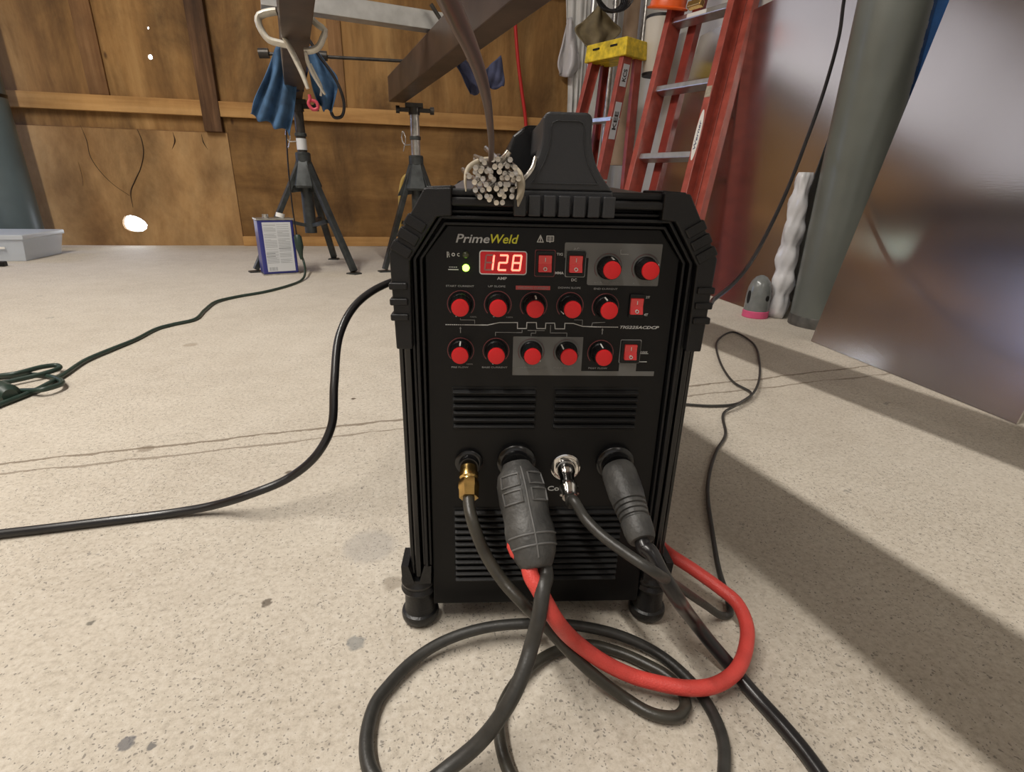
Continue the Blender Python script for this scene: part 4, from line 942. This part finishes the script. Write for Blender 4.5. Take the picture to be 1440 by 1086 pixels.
# black hose loop hanging beside the clamp and the hanging grey cord
bm = bmesh.new(); sweep(bm, catmull(P([(434, 55), (450, 80), (468, 105), (480, 130), (484, 150), (480, 164), (470, 165), (466, 158)], 2.4), 6), .006, 10)
tag(obj('black_hose', bm, 'blackcable', smooth=60), 'black hose looping down to the right of the blue cloths', 'hose')

# ================================================================== CAN, CORDS, BIN
c0 = fl(372, 388); c1 = fl(421, 385)
ux = (c1 - c0); wid = ux.length; rot = math.atan2(ux.y, ux.x)
can = thing('metal_can', 'dark blue rectangular solvent can with white text label, standing by the left jack stand', 'can', c0, rot)
H_ = .245
bm = bmesh.new(); box(bm, 0, wid, 0, .10, .004, H_); bd = obj('body', bm, 'blue_can', can, bevel=.008, bseg=4)
bm = bmesh.new(); frame(bm, rrect(-.002, wid + .002, 0, .006, .002), rrect(.01, wid - .01, .001, .005, .001), -.002, .0)
box(bm, -.0025, wid + .0025, -.0025, .1025, .0, .006); box(bm, -.0025, wid + .0025, -.0025, .1025, H_ - .005, H_ + .002); obj('rim', bm, 'galv', can, bevel=.001)
bm = bmesh.new(); box(bm, .018, wid - .014, -.0012, 0, .016, H_ - .014); lb = obj('paper_label', bm, 'paper', can)
bm = bmesh.new(); rl = random.Random(3)
for col_ in (0, 1):
    xa = .022 + col_ * (wid - .04) / 2; xb = xa + (wid - .04) / 2 - .006; z = H_ - .024
    while z > .05:
        xe = xb if rl.random() > .2 else xa + (xb - xa) * rl.uniform(.4, .9)
        line(bm, [(xa, z), (xe, z)], .0012 if rl.random() > .15 else .003, y=-.0012, d=.0002); z -= .0042 if rl.random() > .1 else .009
x = .026
while x < .06: box(bm, x, x + rl.uniform(.0006, .002), -.0014, -.0012, .020, .036); x += .003
obj('fine_print', bm, 'ink', lb)
bm = bmesh.new(); cyl(bm, (.045, .05, H_), (.045, .05, H_ + .018), .013, 20); obj('spout', bm, 'galv', can, smooth=35)
bm = bmesh.new(); cyl(bm, (wid - .045, .05, H_ + .004), (wid - .040, .05, H_ + .022), .019, 20); obj('cap', bm, 'white', can, smooth=35)
# extension cord: plug hanging by the stand, running down to the floor and off to the coil at the left
bm = bmesh.new()
ec = P([(396, 20), (398, 62), (400, 110), (402, 170), (405, 230), (411, 290), (417, 330)], 2.62)
sweep(bm, catmull(ec, 5), .0032, 8)
hc = tag(obj('drop_cable', bm, 'blackcable', smooth=60), 'thin dark cord hanging straight down from the left beam past the stand to the plug', 'cable')
xc = thing('extension_cord', 'dark green extension cord snaking across the floor to a coil at the left edge', 'cord')
bm = bmesh.new(); lathe(bm, [(0, .010), (.01, .017), (.055, .018), (.075, .012), (.11, .006)], aY(418, 330, 2.60), (.06, 0, -1), 16); obj('plug', bm, 'green_cord', xc, smooth=35)
pth = [aY(421, 352, 2.60), aY(427, 368, 2.60)] + fpts([(429, 385, .02), (424, 394, .006), (405, 402, .005), (370, 411, .005), (335, 417, .005), (305, 424, .006), (288, 436, .006), (272, 450, .005), (245, 456, .005), (222, 462, .005), (190, 478, .005), (155, 492, .006), (120, 507, .006), (85, 530, .006), (50, 549, .006), (0, 569, .006), (-60, 590, .006)]) + [Vector((-1.05, 1.02, .006)), Vector((-1.25, 1.0, .006)), Vector((-1.6, 1.15, .006)), Vector((-2.3, 1.1, .006))]
bm = bmesh.new(); sweep(bm, catmull(pth, 8), .0050, 10)
sweep(bm, catmull(fpts([(-70, 530, .010), (-20, 530, .012), (20, 526, .016), (60, 516, .016), (80, 514, .014), (84, 517, .012), (70, 523, .012), (30, 533, .010), (-30, 545, .010)]), 8), .0050, 10)
sweep(bm, catmull(fpts([(-40, 534, .006), (0, 530, .006), (40, 527, .006), (72, 530, .006), (86, 540, .012), (60, 548, .014), (25, 550, .006), (0, 552, .006), (-60, 560, .006)]), 8), .0050, 10)
obj('cord', bm, 'green_cord', xc, smooth=60)
bm = bmesh.new(); a = fl(-6, 548, .012); b = fl(6, 553, .012); lathe(bm, [(0, .010), (.01, .020), (.05, .020), (.06, .012)], a, b - a, 16); obj('cord_connector', bm, 'green_cord', xc, smooth=35)
# bin
b0 = Vector((-2.30, 3.05, 0))
bn = thing('storage_box', 'clear plastic storage box with frosted lid against the back wall at the left edge', 'box', b0, R(2))
def shell(bm, x0, x1, y0, y1, z0, z1, tp, t_):
    o = [(x0 + tp, y0 + tp), (x1 - tp, y0 + tp), (x1 - tp, y1 - tp), (x0 + tp, y1 - tp)]; O = [(x0, y0), (x1, y0), (x1, y1), (x0, y1)]
    A_ = [bm.verts.new((*p, z0)) for p in o]; B_ = [bm.verts.new((*p, z1)) for p in O]
    cx_, cy_ = (x0 + x1) / 2, (y0 + y1) / 2
    ins = lambda p: (p[0] + (t_ if p[0] < cx_ else -t_), p[1] + (t_ if p[1] < cy_ else -t_))
    C_ = [bm.verts.new((*ins(p), z0 + t_)) for p in o]; D_ = [bm.verts.new((*ins(p), z1)) for p in O]
    bm.faces.new(A_); bm.faces.new(C_)
    for k in range(4):
        j = (k + 1) % 4
        for q in ((A_[k], A_[j], B_[j], B_[k]), (C_[k], D_[k], D_[j], C_[j]), (B_[k], B_[j], D_[j], D_[k])): bm.faces.new(q)
bm = bmesh.new(); shell(bm, 0, .50, 0, .36, .001, .105, .02, .003); obj('tub', bm, 'clear', bn)
bm = bmesh.new(); prism(bm, rrect(-.008, .508, .105, .128, .006), -.008, .368); obj('lid', bm, 'lid', bn, bevel=.003)
bm = bmesh.new(); box(bm, .05, .42, -.004, 0.0, .062, .072); obj('white_strip', bm, 'white', bn)
bm = bmesh.new(); a = fl(-12, 371, .012); bar(bm, a, fl(8, 371, .012), .03, .022); tag(obj('black_tool', bm, 'black', bevel=.004), 'small black tool end on the floor in front of the clear box', 'tool')

# ================================================================== COLUMNS
def column(x, y, r, h, label, material, strap=False):
    bm = bmesh.new(); cyl(bm, (x, y, 0), (x, y, h), r, 48); o = obj('steel_column', bm, material, smooth=35)
    return tag(o, label, 'column')
cr = column(1.338, 1.442, .088, ZC, 'thick round grey-green steel column at the right, in front of the leaning sheets', 'column')
bm = bmesh.new(); lathe(bm, [(0, .0905), (.030, .0905), (.034, .088)], (1.338, 1.442, 0), seg=48); obj('base_ring', bm, mat('scuffed_base_paint', (.07, .065, .055), .6, noise=.4, nscale=40), cr, smooth=35)
cB = fl(62, 348)
lc_x, lc_y = -2.14, 3.62
clm = column(lc_x, lc_y, .125, ZC, 'thick round blue-grey steel column at the far left against the plywood wall', 'column2')
bm = bmesh.new(); lathe(bm, [(0, .1262), (.022, .1262)], (lc_x, lc_y, .80), (.18, 0, 1), 48); obj('strap', bm, 'black', clm, smooth=35)

# ================================================================== ALUMINIUM SHEETS
def lean_sheet(name, b0, b1, t0, t1, label, thick=.004):
    b0, b1, t0, t1 = map(Vector, (b0, b1, t0, t1)); n = (b1 - b0).cross(t0 - b0).normalized()
    if n.x < 0: n = -n
    bm = bmesh.new(); hexa(bm, [b0, b1, t1, t0], [p + n * thick for p in (b0, b1, t1, t0)])
    return tag(obj(name, bm, 'sheet'), label, 'metal sheet')
sl = .195
lean_sheet('aluminium_sheet', (1.164, 1.266, .001), (1.134, .69, .001), (1.164 + sl * 1.22, 1.266, 1.22), (1.134 + sl * 1.22, .69, 1.22), 'large aluminium sheet leaning at the right edge, in front of the grey-green column')
lean_sheet('aluminium_sheet', (1.255, 2.70, .001), (1.250, 1.602, .001), (1.465, 2.70, 1.10), (1.460, 1.602, 1.10), 'aluminium sheet leaning behind the tall red ladder and left of the grey-green column')

# ================================================================== LADDERS
def channel(bm, p0, p1, w_dir, d_dir, w_, d_, t_=.005, open_side=1, mi=0):
    """C-section rail: web w_ wide along w_dir, two flanges d_ deep along d_dir"""
    p0 = Vector(p0); p1 = Vector(p1); W = Vector(w_dir).normalized(); D = Vector(d_dir).normalized()
    prof = [(-w_ / 2, 0), (w_ / 2, 0), (w_ / 2, d_), (w_ / 2 - t_, d_), (w_ / 2 - t_, t_), (-w_ / 2 + t_, t_), (-w_ / 2 + t_, d_), (-w_ / 2, d_)]
    hexa(bm, [p0 + W * a + D * b for a, b in prof], [p1 + W * a + D * b for a, b in prof], mi)
tw = R(-66.7)
wd = Vector((math.cos(tw), math.sin(tw), 0)); lu = Vector((math.sin(R(15)), math.sin(R(14)), 0)); lu.z = math.sqrt(1 - lu.x ** 2 - lu.y ** 2)
front = wd.cross(lu).normalized()
if front.x > 0: front = -front          # towards the viewer's side
base = Vector((.970, 2.305, 0))
tall = thing('tall_ladder', 'tall red fibreglass ladder with an oval sticker, leaning right of the yellow-topped one', 'ladder')
LH = 1.95; WL = .29
base.z = .01
for s, o_ in ((0, -wd), (1, wd)):
    bm = bmesh.new(); p = base + wd * (WL * s)
    # rail: web faces the rungs, flanges point outward
    channel(bm, p, p + lu * LH, front, o_, .085, .030)
    rl_ = obj('rail', bm, 'orange', tall, bevel=.0015)
    if s == 1:
        # stickers on the outer front edge
        fo = front * (.0425 + .0006)
        def stick(d0, d1, w0, w1, m_, nm, lab, par):
            bm = bmesh.new(); q = [p + lu * d + wd * w_ + fo for d, w_ in ((d0, w0), (d0, w1), (d1, w1), (d1, w0))]
            hexa(bm, q, [k + front * .0006 for k in q]); return obj(nm, bm, m_, par)
        stick(.79, .835, .002, .028, 'tape', 'sticker', None, rl_)
        bm = bmesh.new(); n = 20; c = p + lu * .635 + wd * .015 + fo; ov = [c + lu * .105 * math.sin(2 * math.pi * k / n) + wd * .013 * math.cos(2 * math.pi * k / n) for k in range(n)]
        hexa(bm, ov, [k + front * .0006 for k in ov]); st = obj('oval_sticker', bm, 'white', rl_)
        bm = bmesh.new(); M3 = Matrix((tuple(lu), tuple(-front), tuple(-wd))).transposed().to_4x4(); M3.translation = c + front * .0006
        text_bm(bm, 'Werner', -.060, -.005, .011, .12, y=0, depth=.0004, shear=.2, bold=.02, M3=M3); obj('sticker_print', bm, mat('navy_print', (.03, .04, .12), .5), st)
d0 = .529 / lu.z
for k in range(-1, 3):
    a = base + lu * (d0 + .305 * k); b = a + wd * WL
    bm = bmesh.new(); bar(bm, a, b, .052, .026, up=lu); r_ = obj('rung', bm, 'alu', tall, bevel=.004)
    if k == 2:
        bm = bmesh.new(); c = a.lerp(b, .45) + front * .0268; q = [c - wd * .05 - lu * .009, c + wd * .05 - lu * .009, c + wd * .05 + lu * .009, c - wd * .05 + lu * .009]
        hexa(bm, q, [v + front * .0005 for v in q]); obj('sticker', bm, 'white', r_)
# second fly section of the same ladder, behind, with its flange to the right
bm = bmesh.new(); p = base + wd * (WL + .032) - front * .055
channel(bm, p, p + lu * LH, front, wd, .030, .004)
bar(bm, p + wd * .018, p + wd * .018 + lu * LH, .040, .030, up=wd); obj('fly_rail', bm, 'orange', tall, bevel=.0015)
bm = bmesh.new(); p = base - front * .070 + wd * .055
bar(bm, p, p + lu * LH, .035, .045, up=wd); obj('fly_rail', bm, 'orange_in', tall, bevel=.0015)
# brass padlock on the rung
pk = thing('padlock', 'small brass padlock hanging at the top rung of the tall red ladder', 'padlock')
a = base + lu * (d0 + .61) + wd * .13 + front * .045 + lu * .028
bm = bmesh.new(); bar(bm, a - wd * .035, a + wd * .035, .030, .026, up=lu); obj('body', bm, 'brass', pk, bevel=.004)
bm = bmesh.new(); sweep(bm, catmull([a - wd * .02, a - wd * .02 + lu * .03, a + lu * .045, a + wd * .02 + lu * .03, a + wd * .02], 5), .004, 8); obj('shackle', bm, 'chrome', pk, smooth=60)
# step ladder with yellow top, standing folded against the wall
Ys = 3.10
tA, tB, tC = aY(832, 82, Ys), aY(884, 69, Ys - .02), None
stp = thing('step_ladder', 'shorter red fibreglass step ladder with yellow plastic top cap, beside the white curtain', 'ladder')
ys = Ys
TL_ = aY(834, 88, Ys); ztop = TL_.z
wv = Vector((math.cos(R(-62)), math.sin(R(-62)), 0)); bk = Vector((-wv.y, wv.x, 0))
ww = along(TL_, wv, 884)
fr_ = -bk
def rail(pa, pb, m_='orange', w_=.07, d_=.028, wdir=None, ddir=None):
    bm = bmesh.new(); channel(bm, pa, pb, wdir or bk, ddir or -wv, w_, d_); return obj('rail', bm, m_, stp, bevel=.0015)
tl0 = TL_.copy(); tr0 = tl0 + wv * ww
fl0 = tl0 - bk * .27 - wv * .05; fl0.z = .004; fr0 = tr0 - bk * .27 + wv * .05; fr0.z = .004
rail(fl0, tl0, ddir=wv); rail(fr0, tr0, ddir=-wv)
off = bk * .11
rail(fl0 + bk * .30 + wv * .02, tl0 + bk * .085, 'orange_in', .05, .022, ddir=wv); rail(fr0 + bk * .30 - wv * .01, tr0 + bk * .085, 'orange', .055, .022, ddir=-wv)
for k in range(1, 4):
    t = 1 - k * .300 / ztop * 1.0; zz = ztop * t
    if zz < .1: break
    a = fl0.lerp(tl0, t); b = fr0.lerp(tr0, t); bm = bmesh.new(); bar(bm, a, b, .075, .022); obj('step', bm, 'alu', stp, bevel=.003)
bm = bmesh.new()
c = [tl0 - wv * .020 - bk * .050, tr0 + wv * .022 - bk * .050, tr0 + wv * .022 + bk * .125, tl0 - wv * .020 + bk * .125]
c2 = [p + (bk * .008 if i < 2 else -bk * .004) + (wv * .006 if i in (0, 3) else -wv * .006) + Vector((0, 0, .075)) for i, p in enumerate(c)]
hexa(bm, [p - Vector((0, 0, .008)) for p in c], c2); yc = obj('top_cap', bm, 'yellow', stp, bevel=.006, bseg=3)
bm = bmesh.new()
for q in (.28, .70):
    pc = c[0].lerp(c[1], q) + Vector((0, 0, .046)) + bk * .0035; bar(bm, pc - wv * .022, pc + wv * .022, .006, .008)
obj('cap_slot', bm, 'hole', yc)
for k, (t0, t1, tx) in enumerate(((.86, .96, 'X3'), (.62, .79, 'GO'))):
    a = fr0.lerp(tr0, t0); b = fr0.lerp(tr0, t1); n0 = -bk
    # sticker on the outer web of the right rail
    pa = a + wv * .0012; pb = b + wv * .0012; bm = bmesh.new()
    q = [pa - bk * .024, pa + bk * .024, pb + bk * .024, pb - bk * .024]; hexa(bm, q, [v + wv * .0006 for v in q]); sk = obj('sticker', bm, 'paper', stp)
    bm = bmesh.new(); up_ = (b - a).normalized(); M3 = Matrix((tuple(up_), tuple(-wv), tuple(-bk))).transposed().to_4x4(); M3.translation = a.lerp(b, .5) + wv * .0020
    text_bm(bm, 'KEE' if k else 'KCS', -.045 if k else -.03, -.014, .028, .09 if k else .06, depth=.0004, bold=.03, M3=M3); obj('sticker_print', bm, 'steel_dark', sk)

# ================================================================== THINGS ALONG THE RIGHT AND BACK WALL
# gas cylinder cap
g0 = fl(1070, 441)
vc = thing('cylinder_cap', 'glossy grey domed gas cylinder cap with pink base ring, on the floor beside the column', 'cylinder cap', (1.197, 1.575, 0), R(25))
r0 = .040
bm = bmesh.new(); lathe(bm, [(.022, r0), (.075, r0 * .99), (.10, r0 * .92), (.122, r0 * .74), (.137, r0 * .45), (.143, r0 * .12)], (0, 0, 0), seg=36); obj('dome', bm, 'cap_grey', vc, smooth=50)
bm = bmesh.new(); lathe(bm, [(0, r0 * 1.02), (.002, r0 * 1.06), (.022, r0 * 1.05), (.024, r0)], (0, 0, 0), seg=36); obj('base_ring', bm, 'pink', vc, smooth=35)
for an, hh in ((160, .05), (255, .022)):
    bm = bmesh.new(); aa = R(an); cx_, cy_ = math.cos(aa), math.sin(aa); n = 16; outs = []; ins_ = []
    for k in range(n):
        th = 2 * math.pi * k / n; du = .0075 * math.cos(th); dz = .022 * math.sin(th) * (hh / .05)
        a2 = aa + du / r0; outs.append((math.cos(a2) * (r0 + .0006), math.sin(a2) * (r0 + .0006), .070 + dz)); ins_.append((math.cos(a2) * (r0 - .003), math.sin(a2) * (r0 - .003), .070 + dz))
    hexa(bm, outs, ins_); obj('vent_hole', bm, 'hole', vc)
# plastic-wrapped roll between sheet and column
bm = bmesh.new(); rnd = random.Random(4); x0, y0 = 1.268, 1.560
rgs = []
for i in range(30):
    z = i * .016; rr_ = (.022 + .009 * abs(math.sin(i * .62))) * (1.15 - .45 * (i / 29) ** 3) - .00001 * i; ring = []
    for k in range(28):
        a = 2 * math.pi * k / 28; r2 = rr_ + .004 * math.sin(a * 3 + i * .55) + .002 * math.sin(a * 7 - i * .9)
        ring.append(bm.verts.new((x0 + .0 * z + r2 * math.cos(a), y0 + r2 * math.sin(a), .002 + z)))
    rgs.append(ring)
for i in range(29):
    for k in range(28): bm.faces.new((rgs[i][k], rgs[i][(k + 1) % 28], rgs[i + 1][(k + 1) % 28], rgs[i + 1][k]))
bm.faces.new(rgs[0][::-1]); bm.faces.new(rgs[-1])
tag(obj('plastic_wrapped_roll', bm, 'plastic_wrap', smooth=180), 'upright roll wrapped in crumpled clear plastic, peeking out left of the column', 'roll')
# black cable hanging from above down to the machine's right side
kc = [CAM + ray(1200, -60) * 1.62, CAM + ray(1187, 0) * 1.60, CAM + ray(1180, 50) * 1.58, CAM + ray(1158, 130) * 1.56, CAM + ray(1133, 200) * 1.54, CAM + ray(1108, 265) * 1.50, CAM + ray(1080, 325) * 1.44, CAM + ray(1055, 370) * 1.36, CAM + ray(1030, 400) * 1.26, CAM + ray(1005, 420) * 1.16, CAM + ray(985, 432) * 1.05, LW(.09, .56, .20), LW(.06, .515, .17), LW(.05, .488, .165)]
bm = bmesh.new(); sweep(bm, catmull(kc, 8), .0052, 10); tag(obj('hanging_cable', bm, 'blackcable', smooth=60), 'black cable sweeping down from the top right to the back of the welding machine', 'cable')
# blue perforated upright, black pole behind the nearest sheet
bm = bmesh.new(); a = aX(1316, -60, 1.475); 
pb0 = aX(1256, 215, 1.475); pb1 = aX(1312, -30, 1.475)
pb0.y = pb1.y = (pb0.y + pb1.y) / 2
box(bm, 1.470, 1.512, pb0.y - .030, pb0.y - .0, 0, 1.9)
bu = tag(obj('blue_upright', bm, 'blue_paint', bevel=.002), 'blue perforated steel shelf upright showing between the column and the near sheet', 'shelf upright')
bm = bmesh.new()
for k in range(30): 
    z = .3 + k * .045; box(bm, 1.4690, 1.4705, pb0.y - .019, pb0.y - .011, z, z + .018)
obj('slots', bm, 'paper', bu)
bm = bmesh.new(); cyl(bm, (1.192, 1.262, .002), (1.455, 1.296, 1.24), .013, 16); tag(obj('black_pole', bm, 'rail', smooth=35), 'black pole leaning along the left edge of the nearest aluminium sheet', 'pole')
# cluster in the far right corner
def vbox(name, px0, px1, Y, z0, z1, d, m_, label, cat, bev=.003):
    a = aY(px0, 60, Y); b = aY(px1, 60, Y); bm = bmesh.new(); box(bm, a.x, b.x, Y, Y + d, z0, z1); return tag(obj(name, bm, m_, bevel=bev), label, cat)
Yk = 3.62
tag(cloth('white_curtain', P([(794, -40), (797, 40), (799, 120), (797, 175)], 3.815), P([(828, -40), (822, 60), (817, 120), (812, 175)], 3.815), 'frame_white', 2.5, .018, seed=11, thick=.004), 'white plastic sheeting hanging in the far corner at the end of the plywood wall', 'sheeting')
a = aY(824, 100, 3.45)
bm = bmesh.new(); cyl(bm, (a.x, 3.45, 0), (a.x + .03, 3.45, 1.9), .018, 16); tag(obj('grey_pipe', bm, 'alu', smooth=35), 'thin grey pipe standing upright beside the white sheeting', 'pipe')
tag(cloth('plastic_bag', P([(799, 26), (790, 60), (783, 92), (788, 106)], 3.78), P([(804, 26), (812, 60), (816, 92), (806, 108)], 3.78), 'bag', 1.4, .035, seed=8, thick=.01), 'white plastic bag hanging at the right end of the plywood wall', 'bag')
tag(cloth('canvas_bag', P([(842, 8), (822, 28), (808, 41), (828, 72)], 3.40), P([(843, 8), (858, 28), (872, 44), (840, 74)], 3.40), 'tarp', 1.6, .03, seed=12, thick=.006), 'olive brown canvas hanging above the yellow-topped step ladder', 'cloth')
a = aY(890, 20, 3.45)
bm = bmesh.new(); lathe(bm, [(0, .045), (1.35, .045)], (a.x - .02, 3.45, .55), (.015, 0, 1), 28); tag(obj('cardboard_tube', bm, 'cardboard', smooth=35), 'brown cardboard tube standing behind the yellow cap of the step ladder', 'tube')
for px_, r_, nm, lb_ in ((866, .016, 'steel_pipe', 'slim silver pipe left of the brown cardboard tube'), (908, .020, 'steel_pipe', 'silver pipe right of the brown cardboard tube')):
    a = aY(px_, 30, 3.5); bm = bmesh.new(); cyl(bm, (a.x - .03, 3.5, 0), (a.x, 3.5, 1.9), r_, 16); tag(obj(nm, bm, 'galv', smooth=35), lb_, 'pipe')
a = aY(858, 40, 3.72); bm = bmesh.new(); box(bm, a.x - .03, a.x + .05, 3.72, 3.74, 0, 1.9)
ps = tag(obj('perforated_strip', bm, 'frame_white', bevel=.002), 'white perforated shelf strip on the corner behind the canvas', 'shelf upright')
bm = bmesh.new()
for k in range(30): box(bm, a.x + .005, a.x + .017, 3.7185, 3.7205, .5 + k * .045, .5 + k * .045 + .02)
obj('slots', bm, 'hole', ps)
# wire coil
a = aY(858, 6, 3.38); bm = bmesh.new()
for k in range(7):
    r_ = .055 + .006 * k; ph = k * .7; sweep(bm, [a + Vector((r_ * math.cos(q * math.pi / 10) * 1.2, -.012 * k + .01 * math.sin(q * .9 + ph), .03 + r_ * math.sin(q * math.pi / 10) + .006 * math.sin(q * .6 + ph))) for q in range(21)], .0045, 6)
tag(obj('wire_coil', bm, 'blackcable', smooth=60), 'coil of dark wire hung above the step ladder', 'wire')
# white lamp-like drum and red hard hat
dm = thing('white_drum', 'cream cylindrical bucket with dark rims hanging between the two ladders', 'bucket')
a = aY(921, 104, 2.95); b = aY(925, 40, 2.95)
bm = bmesh.new(); lathe(bm, [(0, .066), (.006, .068), (.24, .072), (.245, .070)], (a.x, 2.95, a.z), (0, 0, 1), 36); obj('body', bm, 'cream', dm, smooth=35)
bm = bmesh.new(); lathe(bm, [(-.012, .067), (.0, .0695), (.002, .067)], (a.x, 2.95, a.z), (0, 0, 1), 36); obj('rim', bm, 'black_edge', dm, smooth=35); bm = bmesh.new(); lathe(bm, [(.243, .073), (.255, .0735), (.257, .070)], (a.x, 2.95, a.z), (0, 0, 1), 36); obj('rim', bm, 'black_edge', dm, smooth=35)
a = aY(940, 0, 2.6); bm = bmesh.new(); lathe(bm, [(-.012, .088), (-.006, .092), (0, .080), (.04, .074), (.07, .055), (.088, .02)], (a.x, 2.6, a.z - .025), (0, -.25, 1), 36); 
tag(obj('hard_hat', bm, 'hat', smooth=40), 'bright orange hard hat at the top edge beside the tall ladder', 'hard hat')
# red cord on the plywood wall
bm = bmesh.new(); sweep(bm, catmull(P([(722, -30), (725, 40), (729, 90), (734, 130), (739, 168), (742, 240)], 3.78), 6), .011, 10)
tag(obj('red_rope', bm, 'red_cord', smooth=60), 'red rope hanging down the plywood wall above the machine handle', 'rope')
# wooden trestle behind the second stand
bm = bmesh.new(); a = aY(560, 300, 3.0); b = aY(572, 240, 3.0)
sweep(bm, catmull([aY(563, 330, 3.0), aY(564, 262, 3.0), aY(570, 248, 3.0), aY(580, 246, 3.0)], 6), .010, 10)
tag(obj('yellow_hook', bm, mat('old_yellow_paint', (.42, .28, .06), .5), smooth=60), 'thin yellowish hooked rod behind the right jack stand', 'metal rod')
